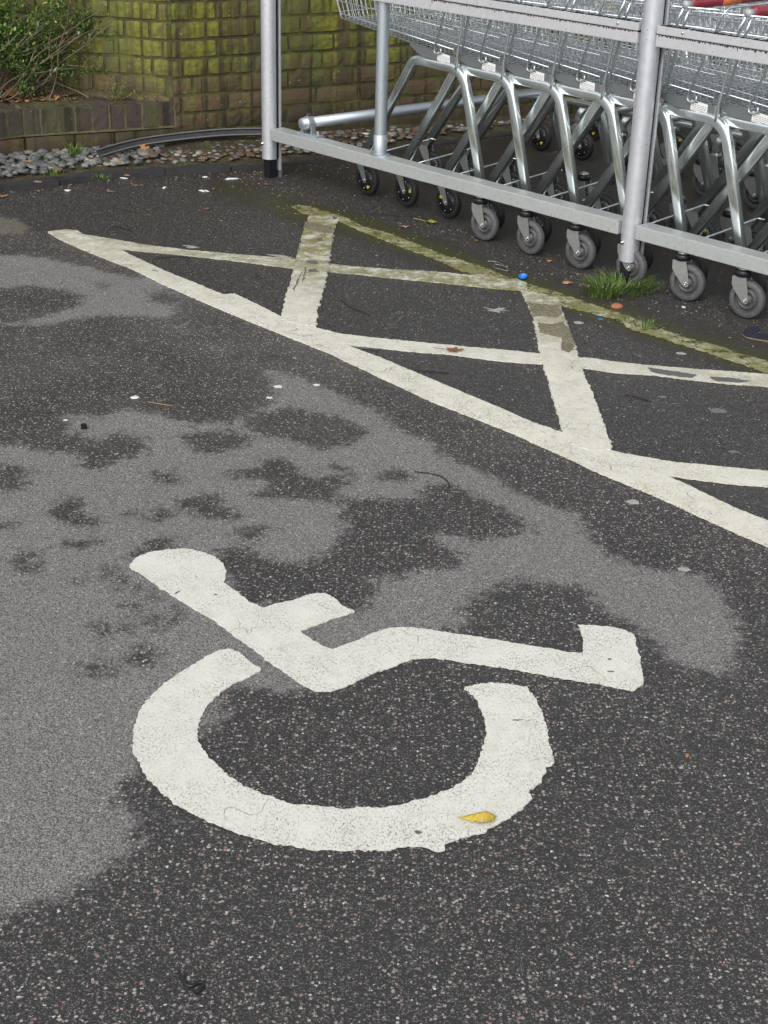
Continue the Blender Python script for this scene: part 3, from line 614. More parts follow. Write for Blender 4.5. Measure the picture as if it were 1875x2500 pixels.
def face_obj(dirv, name, L, flip, seed):
    """a wall face from the corner along dirv; flip: face runs towards -x"""
    rg = random.Random(seed); mb = MB(); wall_face(mb, L, -.05, 1.95, rg)
    mb.cur = .5
    mb.box((L/2, .0678, .95), (L/2, .06, 1.0), 'mortar')
    o = mb.build(name, wall)
    return o
rw = face_obj(None, 'right_face', 5.2, False, 3); rw.rotation_euler.z = radians(30)
lw = face_obj(None, 'left_face', 2.4, True, 9); lw.location = Vector((-cos(radians(12)), sin(radians(12)), 0))*2.4; lw.rotation_euler.z = radians(-12)
for o in (rw, lw): o.name = 'wall_face'
mb = MB(); mb.box((0, 0, 0), (2.7, .16, .04), 'coping'); cp = mb.build('wall_coping', wall); cp.rotation_euler.z = radians(30); cp.location = (2.6*cos(radians(30))-.1*sin(radians(30)), 2.6*sin(radians(30))+.1*cos(radians(30)), 2.01)
mb = MB(); mb.box((0, 0, 0), (1.2, .16, .038), 'coping'); cp = mb.build('wall_coping', wall); cp.rotation_euler.z = radians(-12); cp.location = (-1.19*cos(radians(12))+.02, 1.19*sin(radians(12))+.1, 2.008)

# low planter wall
pl = empty('planter_wall', C0, 0, label='low dark brick planter edge with soldier coping at the left', cat='low wall')
pdir = Vector((-1.648, 6.61, 0))-C0; PL1 = pdir.length; pdir.normalize(); pang = atan2(-pdir.y, -pdir.x)
px_axis = -pdir   # points to the corner
def planter():
    rg = random.Random(21); pts = [C0.copy(), Vector((-1.279, 6.775, 0)), Vector((-1.648, 6.61, 0)), Vector((-1.80, 6.48, 0)), Vector((-2.05, 6.30, 0)), Vector((-2.4, 6.1, 0))]
    cop = MB(); base = MB(); mor = MB()
    seg = []
    for i in range(len(pts)-1):
        a, b = pts[i], pts[i+1]; L = (b-a).length; t = (b-a)/L; seg.append((a, b, L, t))
    def at(s_):
        for a, b, L, t in seg:
            if s_ <= L: return a+t*s_, t
            s_ -= L
        return b, t
    tot = sum(q[2] for q in seg); s_ = 0.0
    while s_ < tot-.08:
        p, t = at(s_+.036); nrm = Vector((-t.y, t.x, 0))   # t heads left; outwards = towards the camera
        if nrm.y > 0: nrm = -nrm
        M = Matrix((t, -nrm, Vector((0, 0, 1)))).transposed().to_4x4(); M.translation = p-C0
        cop.cur = rg.random()
        w = .0352+rg.uniform(-.001, .001); dz = rg.uniform(-.002, .002)
        bm = bmesh.new(); bmesh.ops.create_cube(bm, size=2)
        for q in bm.verts: q.co = Vector((q.co.x*w, q.co.y*.107, q.co.z*.053))
        bmesh.ops.bevel(bm, geom=bm.edges[:], offset=.0028, segments=2, affect='EDGES'); bmesh.ops.subdivide_edges(bm, edges=[e for e in bm.edges if e.calc_length() > .03], cuts=3, use_grid_fill=True)
        for q in bm.verts:
            q.co += Vector((noise.noise(q.co*40+Vector((s_*9, 0, 0)))*.0015, noise.noise(q.co*35+Vector((0, s_*9, 4)))*.0025, noise.noise(q.co*30+Vector((s_*9, 7, 0)))*.002)); q.co += Vector((0, .107+rg.uniform(0, .0005), .195+dz)); q.co = M @ q.co
        bm.verts.index_update(); cop.add([q.co.copy() for q in bm.verts], [[q.index for q in fc.verts] for fc in bm.faces], 'coping'); bm.free()
        s_ += .077
    # base course and mortar per segment
    for a, b, L, t in seg:
        nrm = Vector((-t.y, t.x, 0)); nrm = -nrm if nrm.y > 0 else nrm
        M = Matrix((t, -nrm, Vector((0, 0, 1)))).transposed().to_4x4(); M.translation = a-C0
        mor.box((L/2, .11, .1885), (L/2+.01, .107, .0565), 'mortar_p', M); mor.box((L/2, .12, .06), (L/2, .10, .07), 'mortar', M)
        x = -.05
        while x < L:
            x1 = min(x+.228, L)
            tmp = MB(); brick(tmp, max(x, 0), x1-.006, .052, .128, .004, .05, 'brick', rg)
            tmp2 = MB(); brick(tmp, max(x-.1, 0), max(x1-.106, .02), -.04, .042, .006, .05, 'brick', rg)
            base.cur = rg.random(); base.add([M @ Vector(q) for q in tmp.v], tmp.f, 'brick'); x += .234
    # keep material brick ids
    cop.build('coping_course', pl); base.build('base_course', pl); mor.build('mortar_bed', pl)
planter()
# planting soil behind the planter wall
def polyobj(name, pts, m, kind=None, disp=.0, step=None, seed=0):
    mb = MB(); n = len(pts); tri = tessellate_polygon([[Vector((p.x, p.y, 0)) for p in pts]])
    fs = []
    for t in tri:
        a, b, c = (pts[i] for i in t)
        fs.append(tuple(t) if (b.x-a.x)*(c.y-a.y)-(b.y-a.y)*(c.x-a.x) > 0 else tuple(t[::-1]))
    mb.add(pts, fs, m); o = mb.build(name)
    if step:
        bm = bmesh.new(); bm.from_mesh(o.data); 
        for _ in range(7):
            es = [e for e in bm.edges if e.calc_length() > step]
            if not es: break
            bmesh.ops.subdivide_edges(bm, edges=es, cuts=1); bmesh.ops.triangulate(bm, faces=[q for q in bm.faces if len(q.verts) > 3])
        for q in bm.verts: q.co.z += disp*(noise.noise(q.co*9+Vector((seed, 0, 0)))+.6*noise.noise(q.co*28))
        bm.to_mesh(o.data); bm.free()
    if kind: tag(o, kind=kind)
    return o
lwdir = Vector((-cos(radians(12)), sin(radians(12)), 0))
polyobj('planting_bed', [C0+Vector((-.05, .12, .22)), Vector((-1.35, 6.93, .225)), Vector((-1.74, 6.75, .225)), Vector((-2.1, 6.5, .23)), Vector((-2.6, 6.4, .23)), Vector((-3.3, 7.3, .25)), C0+lwdir*2.2+Vector((0, .05, .25)), C0+lwdir*1.1+Vector((0, .06, .24))], 'bedsoil', 'structure', .012, .05)

# cobbled verge between kerb and wall
kp = [g(x, y, .0) for x, y in KPX]
kp = [p for p in kp if p.x < 2.2]
rdir = Vector((cos(radians(30)), sin(radians(30)), 0))
ver = [p+Vector((0, .0, .020 if p.x < -.95 else max(.005, .020-.025*(p.x+.95)))) for p in kp] + [C0+rdir*4.0+Vector((0, .05, .03)), C0+rdir*2+Vector((0, .05, .06)), C0+Vector((0, .05, .075)), Vector((-1.65, 6.67, .06)), Vector((-1.9, 6.5, .055)), Vector((-2.3, 6.25, .05))]
polyobj('verge', ver, 'soil', 'structure', .006, .05, 3)
def inpoly(p, poly):
    c = False; n = len(poly)
    for i in range(n):
        a, b = poly[i], poly[(i+1) % n]
        if (a.y > p.y) != (b.y > p.y) and p.x < (b.x-a.x)*(p.y-a.y)/(b.y-a.y)+a.x: c = not c
    return c
def cobbles():
    rg = random.Random(12); mb = MB(); mossy = []; placed = []
    bm0 = bmesh.new(); bmesh.ops.create_icosphere(bm0, subdivisions=3, radius=1); V0 = [q.co.copy() for q in bm0.verts]; F0 = [[q.index for q in fc.verts] for fc in bm0.faces]; bm0.free()
    def kd(p):
        return min((p.xy-(kp[i].xy.lerp(kp[i+1].xy, max(0, min(1, (p.xy-kp[i].xy).dot(kp[i+1].xy-kp[i].xy)/(kp[i+1].xy-kp[i].xy).length_squared))))).length for i in range(len(kp)-1))
    tries = 0
    while tries < 34000:
        tries += 1
        p = Vector((rg.uniform(-2.2, 1.6), rg.uniform(5.9, 8.6), 0))
        if not inpoly(p, ver): continue
        left = max(0, min(1, (-.95-p.x)/.25))
        r = rg.uniform(.011, .026) if rg.random() < .5+.5*left else rg.uniform(.009, .019)
        if kd(p) < r+.055: continue
        if any((p.x-q[0])**2+(p.y-q[1])**2 < ((r+q[2])*(.86 if left > .5 else .98))**2 for q in placed): continue
        if left < .5 and rg.random() > .5: continue
        placed.append((p.x, p.y, r))
        mb.cur = rg.random()*.70 if rg.random() < .86*left+.08 else rg.uniform(.6, 1)
        if left < .2 and rg.random() < .6: mb.cur = rg.uniform(.55, 1)
        k = rg.uniform(1.0, 1.45); a = rg.uniform(-.7, .7) if left > .5 else rg.uniform(0, pi); zz = .034+.028*min(1, kd(p)/.35)+(.004 if left > .5 else -.004)
        hz = r*rg.uniform(.50, .72)*(1 if left > .5 else .75); sx = rg.uniform(0, 40); ca, sa = cos(a), sin(a); vs = []
        for q in V0:
            nn = 1+.30*noise.noise(q*1.3+Vector((sx, 0, 0)))+.12*noise.noise(q*3.2+Vector((sx, 3, 0)))
            x = q.x*r*k*nn; y = q.y*r/k**.3*nn; z = q.z*hz*nn
            vs.append((p.x+x*ca-y*sa, p.y+x*sa+y*ca, zz-.004+z))
        mb.add(vs, F0, 'cobble', True); mossy += [.55 if left > .5 else 1.0]*len(vs)
    o = mb.build('cobbled_verge'); a = o.data.attributes.new('mossy', 'FLOAT', 'POINT'); a.data.foreach_set('value', mossy)
    tag(o, kind='structure')
cobbles()
# kerb edging: dark blocks end to end
def kerb():
    mb = MB(); rg = random.Random(2)
    for i in range(len(kp)-1):
        a, b = kp[i], kp[i+1]; L = (b-a).length; t = (b-a)/L; nr = Vector((-t.y, t.x, 0)); n = max(1, round(L/.21)); x0 = (a.x)
        for k in range(n):
            c = a+t*(L*(k+.5)/n); hl = L/n/2-.0008
            M = Matrix((t, nr, Vector((0, 0, 1)))).transposed().to_4x4(); M.translation = c
            hgt = .024 if c.x < -.95 else max(.008, .024-.03*(c.x+.95)); mb.cur = rg.random()
            bm = bmesh.new(); bmesh.ops.create_cube(bm, size=2)
            for q in bm.verts: q.co = Vector((q.co.x*hl, q.co.y*.034, q.co.z*(hgt/2+.01)))
            bmesh.ops.bevel(bm, geom=bm.edges[:], offset=.004, segments=2, affect='EDGES'); bmesh.ops.subdivide_edges(bm, edges=[e for e in bm.edges if e.calc_length() > .04], cuts=4, use_grid_fill=True)
            for q in bm.verts:
                w = q.co.copy(); q.co += Vector((0, noise.noise((M@w)*22)*.004, noise.noise((M@w)*18+Vector((5, 0, 0)))*.004)); q.co.z += hgt/2-.01; q.co = M @ q.co
            bm.verts.index_update(); mb.add([q.co.copy() for q in bm.verts], [[q.index for q in fc.verts] for fc in bm.faces], 'kerb', False); bm.free()
    o = mb.build('kerb'); tag(o, kind='structure')
kerb()

# ------------------------------------------------------------------ rubber strip lying at the wall foot
def strip():
    mb = MB(); ctl = [Vector(p) for p in ((-1.315, 6.575, .075), (-1.24, 6.68, .082), (-1.15, 6.775, .088), (-1.04, 6.855, .092), (-.90, 6.94, .095), (-.77, 7.005, .095), (-.60, 7.06, .092), (-.52, 7.075, .09))]
    pts = []
    for i in range(len(ctl)-1):
        p0, p1, p2, p3 = ctl[max(i-1, 0)], ctl[i], ctl[i+1], ctl[min(i+2, len(ctl)-1)]
        for k in range(6):
            t = k/6; pts.append(.5*((2*p1)+(p2-p0)*t+(2*p0-5*p1+4*p2-p3)*t*t+(3*p1-p0-3*p2+p3)*t**3))
    pts.append(ctl[-1])
    prof = [(-.028, -.010), (-.028, .010), (-.023, .010), (-.0225, .0), (.0225, .0), (.023, .010), (.028, .010), (.028, -.010)]
    # tilted so that its channel faces the car park
    tl = radians(-52); prof = [(a*.60, b*.6) for a, b in prof]; pr = [(a*cos(tl)-b*sin(tl), a*sin(tl)+b*cos(tl)) for a, b in prof]
    mb.sweep(pts, pr, 'strip', up=(0, 0, 1), smooth=False)
    for sgn in (-1, 1):
        c = (sgn*.0153, .0070); q = [(c[0]-.0035, c[1]-.002), (c[0]+.0035, c[1]-.002), (c[0]+.0025, c[1]+.002), (c[0]-.0025, c[1]+.002)]
        mb.sweep(pts, [(a*cos(tl)-b*sin(tl), a*sin(tl)+b*cos(tl)) for a, b in q], 'stripedge', up=(0, 0, 1), smooth=False)
    o = mb.build('rubber_edging_strip'); tag(o, 'loose curved black rubber channel strip lying on the cobbles against the wall', 'rubber strip')
strip()

# ------------------------------------------------------------------ trolley shelter
shel = empty('trolley_shelter', A0, ANG, label='aluminium trolley shelter with two posts and side rails beside the hatching', cat='trolley shelter')
IZ = Matrix.Identity(4)
def post(u):
    mb = MB(); r = .0345
    # extruded profile: rounded front, slotted back
    prof = []
    for i in range(21):
        a = radians(-200+ i*220/20); prof.append((r*cos(a), r*sin(a)))
    Mt = Matrix.Translation((u, 0, 0))
    vs = []; k = len(prof)
    th = radians(-46)+0  # orientation of the slot so it faces into the shelter
    def rot(p): return (p[0], p[1])
    rings = [.084, .6, 1.2, 2.2]
    for z in rings:
        for x, y in prof: vs.append((u+x, y-.004, z))
    fs = [(i*k+j, i*k+j+1, (i+1)*k+j+1, (i+1)*k+j) for i in range(3) for j in range(k-1)]
    mb.add(vs, fs, 'post', True)
    mb.add([(u+x, y-.004, .084) for x, y in prof]+[(u, -.004, .084)], [(k, j+1, j) for j in range(k-1)], 'dark')
    mb.box((u, .0165, 1.14), (.027, .006, 1.055), 'dark')  # black fill put in for the shade of the gap behind the tube
    mb.bbox((u+.001, .0295, 1.12), (.0345, .0045, 1.09), 'post', .0015)
    o = mb.build('post', shel)
    mb = MB(); mb.bbox((u, .0, .045), (.0215, .0215, .06), 'black_plastic', .002); mb.bbox((u+.02, .035, .02), (.014, .004, .03), 'plate', .001); mb.build('post_foot', shel)
    mb = MB(); 
    for z_, rr in ((.152, .0075),):
        M = Matrix.Translation((u-.008, -.0375, z_)) @ Matrix.Rotation(radians(90), 4, 'X')
        mb.lathe([(0, .009), (rr*.55, .009), (rr*.6, .004), (rr, .003), (rr, 0)], 'steelbolt', M, 12)
    mb.build('bolt', o)
    return o
post(0.0); post(2.003)
def rail(u0, u1):
    mb = MB(); mb.bbox(((u0+u1)/2, .002, .197), ((u1-u0)/2, .0365, .0245), 'rail', .0025); mb.build('base_rail', shel)
rail(.040, 1.966); rail(2.042, 4.0)
def upper(u0, u1):
    mb = MB(); c = (u0+u1)/2; h = (u1-u0)/2
    mb.bbox((c, -.012, .839), (h, .018, .0185), 'upper', .002); mb.bbox((c, -.014, .8745), (h, .016, .0135), 'upper', .002)
    mb.box((c, -.006, .859), (h-.001, .020, .0035), 'dark')
    # ragged grime line along the joint and top
    rg = random.Random(int(u0*10)+5); x = u0+.01
    vs = []; fs = []
    while x < u1-.02:
        w = rg.uniform(.003, .012); d = abs(rg.gauss(0, .0022))+.0008
        if rg.random() < .03: d += rg.uniform(.004, .012); w *= .5
        i = len(vs); vs += [(x, -.0307, .8578), (x+w, -.0307, .8578), (x+w*.6, -.0307, .8565-d), (x+w*.2, -.0307, .8565-d*.8)]; fs.append((i, i+3, i+2, i+1)); x += w*rg.uniform(.9, 1.8)
    mb.add(vs, fs, 'dark')
    vs = []; fs = []; x = u0+.01
    while x < u1-.02:
        w = rg.uniform(.004, .02); d = rg.uniform(.0005, .003); i = len(vs)
        vs += [(x, -.029, .8878), (x+w, -.029, .8878), (x+w*.7, -.029, .8885+d), (x+w*.2, -.029, .8885+d), (x, -.010, .8878), (x+w, -.010, .8878), (x+w*.7, -.012, .8885+d), (x+w*.2, -.012, .8885+d)]
        fs += [(i, i+1, i+2, i+3), (i+3, i+2, i+6, i+7), (i+4, i+7, i+6, i+5), (i, i+3, i+7, i+4), (i+1, i+5, i+6, i+2)]; x += w*rg.uniform(.9, 1.6)
    mb.add(vs, fs, 'dark')
    o = mb.build('upper_rail', shel)
    for ub in ((u0+.105, u1-.09) if u0 > 1 else (u1-.085,)):
        mb = MB()
        M = Matrix.Translation((ub, -.030, .876)) @ Matrix.Rotation(radians(90), 4, 'X'); mb.lathe([(0, .005), (.004, .004), (.0055, .001), (.0055, 0)], 'steelbolt', M, 12); mb.build('rivet', o)
upper(.040, 1.966); upper(2.042, 4.0)
# guard pole between the rails
mb = MB(); M = Matrix.Translation((.70, .004, 0))
mb.lathe([(.0245, .2225), (.0245, .8195)], 'galv', M, 28)
mb.lathe([(.0245, .305), (.028, .302), (.028, .228)], 'galv', M, 28); gp = mb.build('guard_pole', shel)
mb = MB(); ring = []
for i in range(32):
    a = 2*pi*i/32; ring.append((.70+.048*cos(a), .003+.036*sin(a)))
mb.add([(x, y, .2218) for x, y in ring]+[(x, y, .2275) for x, y in ring]+[(.70+(x-.70)*.9, y*.9, .2295) for x, y in ring], [(i, (i+1) % 32, 32+(i+1) % 32, 32+i) for i in range(32)]+[(32+i, 32+(i+1) % 32, 64+(i+1) % 32, 64+i) for i in range(32)]+[tuple(range(64, 96))], 'galv', False)
mb.build('pole_flange', gp)
# cross tube on the floor with its clamp
mb = MB(); p0 = Vector((.228, -.012, .272)); p1 = Vector((.352, 1.62, .272)); mb.tube([p0, p0.lerp(p1, .5), p1], .0235, 'galv', 24, up=(0, 0, 1)); ct = mb.build('cross_tube', shel)
ax = (p1-p0).normalized(); q = ax.to_track_quat('Z', 'Y').to_matrix().to_4x4()
mb = MB(); mb.lathe([(0, -.003), (.0225, -.003), (.0245, .001)], 'galv', Matrix.Translation(p0) @ q, 24); mb.build('end_cap', ct)
mb = MB(); c = p0+ax*.035; mb.lathe([(.0245, -.014), (.0285, -.014), (.0285, .014), (.0245, .014)], 'galv', Matrix.Translation(c) @ q, 24, smooth=False, closed=True)
mb.bbox((c.x, c.y, .302), (.007, .010, .010), 'steelbolt', .002); mb.bbox((c.x+.014, c.y, .226), (.062, .022, .0038), 'galv', .0015)
for dx in (-.038, .058):
    mb.lathe([(0, .016), (.007, .016), (.009, .013), (.009, .006), (.012, .005), (.012, 0)], 'steelbolt', Matrix.Translation((c.x+dx, c.y, .230)), 6, smooth=False)
for sx in (-1, 1): mb.bbox((c.x+sx*.029, c.y, .245), (.004, .012, .018), 'galv', .001)
mb.build('tube_clamp', ct)

# ------------------------------------------------------------------ trolleys
CU, CV = .90, .32   # local origin of a trolley, in shelter coordinates of the foremost one
def T(u, v, z): return Vector((u-CU, v-CV, z))
def mir(v): return 2*CV-v
BW = .0019
def basket_mb():
    """tapered wire basket: bottom from u=.27 to 1.00; widths grow to the rear and to the top"""
    mb = MB()
    def hw(u, z01): # half width
        s_ = (u-.27)/.75; return .165+.075*s_ + z01*(.030)
    def zb(u): return .700-.060*(u-.27)/.75
    def zt(u): return .905+.045*(u-.27)/.75
    def P(u, side, k):  # k 0 bottom .. 1 top, front leans forward
        s_ = (u-.27)/.75; uu = u-(1-s_)*.06*k
        return T(uu, CV+side*hw(u, k), zb(u)+(zt(u)-zb(u))*k)
    r = BW
    us = [.27+.75*i/27 for i in range(28)]
    for u in us[1:]:
        # transverse bottom wires turned up into the side wires
        for sd in (-1, 1):
            mb.wire(P(u, sd, .06), P(u, sd, 1), r, 'wire', 4)
        a = P(u, -1, 0); b = P(u, 1, 0)
        ins = (b-a).normalized()*.012
        mb.sweep([P(u, -1, .06), a+ins*.3, a+ins, b-ins, b-ins*.3, P(u, 1, .06)], [(r*cos(k*pi/2), r*sin(k*pi/2)) for k in range(4)], 'wire', up=(1, 0, 0), cap=False)
    nv = 13
    for i in range(nv):
        k = -1+2*(i+.5)/nv
        pts = [T(u, CV+k*hw(u, 0), zb(u)-.0035) for u in (.275, .5, .75, 1.02)]
        f0 = T(.27-.003, CV+k*hw(.27, 0), zb(.27)+.012); f1 = T(.21, CV+k*hw(.27, 1), zt(.27))
        mb.sweep([f1, f0]+pts, [(r*cos(q*pi/2), r*sin(q*pi/2)) for q in range(4)], 'wire', up=(0, 1, 0), cap=False)
    # horizontal hoops round front and both sides, rounded at the front corners
    for k, rr in ((.10, .0027), (.34, .0021), (.58, .0021), (.80, .0021), (1.0, .0034)):
        path = fillet([P(1.02, -1, k), P(.27, -1, k)+T(0, 0, 0)*0, P(.27, 1, k), P(1.02, 1, k)], .045, 5)
        mb.sweep(path, [(rr*cos(q*pi/3), rr*sin(q*pi/3)) for q in range(6)], 'wire', up=(0, 0, 1), cap=True)
    # heavy longitudinal bottom rods
    for sd in (-1, 1):
        mb.wire(P(.40, sd, .0)+Vector((0, -sd*.02, -.005)), P(1.02, sd, 0)+Vector((0, -sd*.02, -.005)), .0032, 'wire', 6)
    mb.wire(P(1.02, -1, 0), P(1.02, 1, 0), .003, 'wire', 6)
    return mb
def wheel_part(name, parent, c, r, black, fixed, yaw=0.0):
    c_real = c; c = Vector((0, 0, 0))
    """caster: fork, wheel with hub, and swivel collar"""
    Mw = Matrix.Translation(c) @ Matrix.Rotation(yaw, 4, 'Z') @ Matrix.Rotation(radians(90), 4, 'X')
    hw = .0135
    mb = MB(); tyre = 'black_rubber' if black else 'grey_rubber'
    mb.lathe([(r*.70, -hw*.9), (r*.92, -hw), (r*.985, -hw*.55), (r, 0), (r*.985, hw*.55), (r*.92, hw), (r*.70, hw*.9)], tyre, Mw, 36)
    w = mb.build(name, parent, c_real)
    mb = MB()
    for s_ in (-1, 1):
        if black:
            mb.lathe([(r*.70, s_*hw*.9), (r*.69, s_*hw*1.05), (r*.3, s_*hw*1.12), (0, s_*hw*1.12)], 'black_plastic', Mw, 30)
        else:
            mb.lathe([(r*.70, s_*hw*.9), (r*.67, s_*hw*.1), (r*.56, s_*hw*.1), (r*.53, s_*hw*.8), (r*.40, s_*hw*.95), (r*.38, s_*hw*.2), (r*.28, s_*hw*.2), (r*.24, s_*hw*1.1), (0, s_*hw*1.15)], 'grey_hub', Mw, 30)
    if black:
        for k in range(6):
            a = k*pi/3+.35
            for s_ in (-1, 1):
                M2 = Mw @ Matrix.Translation((r*.56*cos(a), r*.56*sin(a), s_*hw*1.12))
                mb.lathe([(.003, 0), (.0025, s_*.0012), (0, s_*.0012)], 'steelbolt', M2, 8)
    mb.build('hub', w)
    if black:
        mb = MB()
        for s_ in (-1, 1): mb.lathe([(.0075, 0), (.0068, s_*.002), (0, s_*.002)], 'yellow_dot', Mw @ Matrix.Translation((r*.28, -r*.42*1, s_*hw*1.13)), 12)
        mb.build('yellow_disc', w)
    # fork
    Mf = Matrix.Translation(c) @ Matrix.Rotation(yaw, 4, 'Z')
    mb = MB()
    top = (-.031, .074) if not fixed else (-.045, .088)
    for s_ in (-1, 1):
        y = s_*(hw+.0045)
        out = [(.012, -.002), (.009, -.010), (.001, -.013), (-.009, -.010), (-.046, .030), (-.055, .046), (-.056, .074), (-.006, .074), (.006, .03)] if not fixed else [(.011, -.003), (.007, -.011), (-.002, -.013), (-.010, -.008), (top[0]-.021, top[1]-.012), (top[0]-.019, top[1]), (top[0]+.026, top[1]), (.006, .012)]
        n = len(out); vs = [Mf @ Vector((x, y-.0012, z)) for x, z in out]+[Mf @ Vector((x, y+.0012, z)) for x, z in out]
        mb.add(vs, [tuple(range(n)), tuple(range(2*n-1, n-1, -1))]+[(i, n+i, n+(i+1) % n, (i+1) % n) for i in range(n)], 'fork')
        M2 = Mf @ Matrix.Translation((0, y+s_*.0015, 0)) @ Matrix.Rotation(radians(-90)*s_, 4, 'X')
        mb.lathe([(.0062, 0), (.0055, .003), (.003, .003), (.0028, .0015), (0, .0015)], 'steelbolt', M2, 12)
    x0 = top[0]+.0035; mb.box((0, 0, 0), (.022, hw+.006, .0015), 'fork', Mf @ Matrix.Translation((x0, 0, top[1])))
    fo = mb.build('fork', w)
    if not fixed:
        mb = MB(); M2 = Mf @ Matrix.Translation((x0, 0, top[1]+.001))
        mb.lathe([(0, 0), (.026, 0), (.0285, .002), (.0285, .018), (.026, .021), (.016, .0215), (0, .0215)], 'black_plastic', M2, 24)
        mb.lathe([(.016, .0215), (.020, .023), (.020, .028), (.012, .030), (.012, .0325), (0, .0325)], 'fork', M2, 20)
        mb.build('swivel_collar', w)
    return w
def make_trolley(first_type=True):
    t = empty('shopping_trolley')
    prof = ovalprof(.0145, .0187, 20, 4.0)
    oval = [(b, a) for a, b in prof]
    ZA = (0, 1, 0)
    if first_type:
        for sd in (0, 1):
            def Q(u, v, z): return T(u, v if sd == 0 else mir(v), z)
            mb = MB(); fa = fillet([Q(.453, .130, .135), Q(.772, .112, .600), Q(.93, .096, .601)], .062, 9); fb = fillet([Q(.93, .096, .601), Q(1.072, .083, .602), Q(1.222, .062, .165)], .115, 12); path = fa[:-1]+fb[1:]
            mb.sweep(path, oval, 'chrome', up=ZA); mb.build('side_frame', t)
            # bracket plate carrying the basket
            mb = MB(); v = .083 if sd == 0 else mir(.083)
            out = [(.772, .658), (.782, .672), (.796, .672), (.802, .660), (1.030, .644), (1.030, .610), (.86, .620), (.82, .632)]
            n = len(out); vs = [T(u, v-.0015, z) for u, z in out]+[T(u, v+.0015, z) for u, z in out]
            mb.add(vs, [tuple(range(n)), tuple(range(2*n-1, n-1, -1))]+[(i, n+i, n+(i+1) % n, (i+1) % n) for i in range(n)], 'plate')
            mb.bbox(T(1.036, v, .628), (.009, .006, .018), 'fork', .002); pt = mb.build('bracket_plate', t)
            mb = MB(); s_ = -1 if sd == 0 else 1; y = v+s_*.0022
            def lab(u0, u1, z0, z1, m_, o_): 
                sk = lambda u: -(u-.92)*.09
                a = [T(u0, y+s_*o_, z0+sk(u0)), T(u1, y+s_*o_, z0+sk(u1)), T(u1, y+s_*o_, z1+sk(u1)), T(u0, y+s_*o_, z1+sk(u0))]; mb.add(a, [(0, 1, 2, 3) if s_ < 0 else (3, 2, 1, 0)], m_)
            lab(.930, .998, .6195, .6520, 'label', 0)
            rg = random.Random(3)
            lab(.934, .958, .6465, .6500, 'ink', .0004)
            for k in range(4):
                x = .935
                while x < .990:
                    w = rg.uniform(.004, .011); lab(x, min(x+w, .993), .6232+k*.0056, .6246+k*.0056, 'ink', .0004); x += w+.0025
            mb.build('rating_label', pt)
        # thin rods between the legs
        mb = MB(); mb.tube(fillet([T(.50, .125, .168), T(.506, mir(.165), .190), T(.525, mir(.165), .200), T(.545, mir(.155), .196)], .01, 3), .0042, 'chrome', 8, up=(0, 0, 1)); mb.build('front_rod', t)
        mb = MB(); mb.tube([T(1.035, .10, .598), T(1.035, CV, .598), T(1.035, mir(.10), .598)], .011, 'chrome', 12, up=(0, 0, 1)); mb.build('cross_bar', t)
    else:
        # low base frame with rounded front and upright rear legs
        mb = MB(); path = fillet([T(1.16, .085, .33), T(.98, .09, .27), T(.42, .125, .262), T(.42, mir(.125), .262), T(.98, mir(.09), .27), T(1.16, mir(.085), .33)], .085, 9)
        mb.sweep(path, ovalprof(.0115, .016, 14, 2.6), 'chrome', up=(0, 0, 1)); mb.build('base_frame', t)
        for sd in (0, 1):
            def Q(u, v, z): return T(u, v if sd == 0 else mir(v), z)
            mb = MB(); mb.sweep(fillet([Q(1.232, .065, .135), Q(1.10, .085, .45), Q(1.03, .10, .625), Q(.74, .12, .655)], .06, 7), oval, 'chrome', up=ZA); mb.build('side_frame', t)
            mb = MB(); mb.sweep(fillet([Q(.50, .128, .26), Q(.462, .13, .20), Q(.46, .13, .138)], .04, 5), oval, 'chrome', up=ZA); mb.build('front_strut', t)
    bk = basket_mb().build('basket', t)
    # rear gate: bent rod with hooked feet
    mb = MB()
    for sd in (0, 1):
        def Q(u, v, z): return T(u, v if sd == 0 else mir(v), z)
        hook = [Q(.950, .078, .668), Q(.953, .076, .656), Q(.945, .075, .647), Q(.932, .074, .644), Q(.921, .074, .648), Q(.917, .075, .660)]
        mb.tube(hook, .0034, 'wire', 8)
    gate = fillet([T(.917, .075, .660), T(1.045, .045, .958), T(1.05, mir(.045), .958), T(.917, mir(.075), .660)], .03, 5)
    mb.tube(gate, .0034, 'wire', 8, up=(0, 0, 1))
    for k in range(1, 11):
        y = .045+(mir(.045)-.045)*k/11; y2 = .075+(mir(.075)-.075)*k/11
        mb.wire(T(1.046, y, .956), T(.925, y2, .675), .0018, 'wire', 4)
    for k in (.25, .5, .75):
        mb.wire(T(.917+.128*k, .075-.03*k, .660+.298*k), T(.917+.128*k, mir(.075-.03*k), .660+.298*k), .0018, 'wire', 4)
    mb.build('rear_gate', t)
    # handle posts and red grip
    for sd in (0, 1):
        def Q(u, v, z): return T(u, v if sd == 0 else mir(v), z)
        mb = MB(); mb.tube(fillet([Q(1.040, .072, .598), Q(1.050, .068, .66), Q(1.098, .058, .90), Q(1.118, .062, .948)], .02, 4), .0046, 'wire', 10)
        mb.tube(fillet([Q(1.066, .070, .66), Q(1.122, .066, .90), Q(1.13, .075, .945)], .02, 4), .0046, 'wire', 10); mb.build('handle_post', t)
    mb = MB(); a = T(1.122, .088, .952); b = T(1.122, mir(.088), .952)
    mb.sweep([a, a.lerp(b, .04), a.lerp(b, .5), a.lerp(b, .96), b], [(.0155*cos(k*pi/9), .0185*sin(k*pi/9)) for k in range(18)], 'red', up=(0, 0, 1)); hd = mb.build('handle', t)
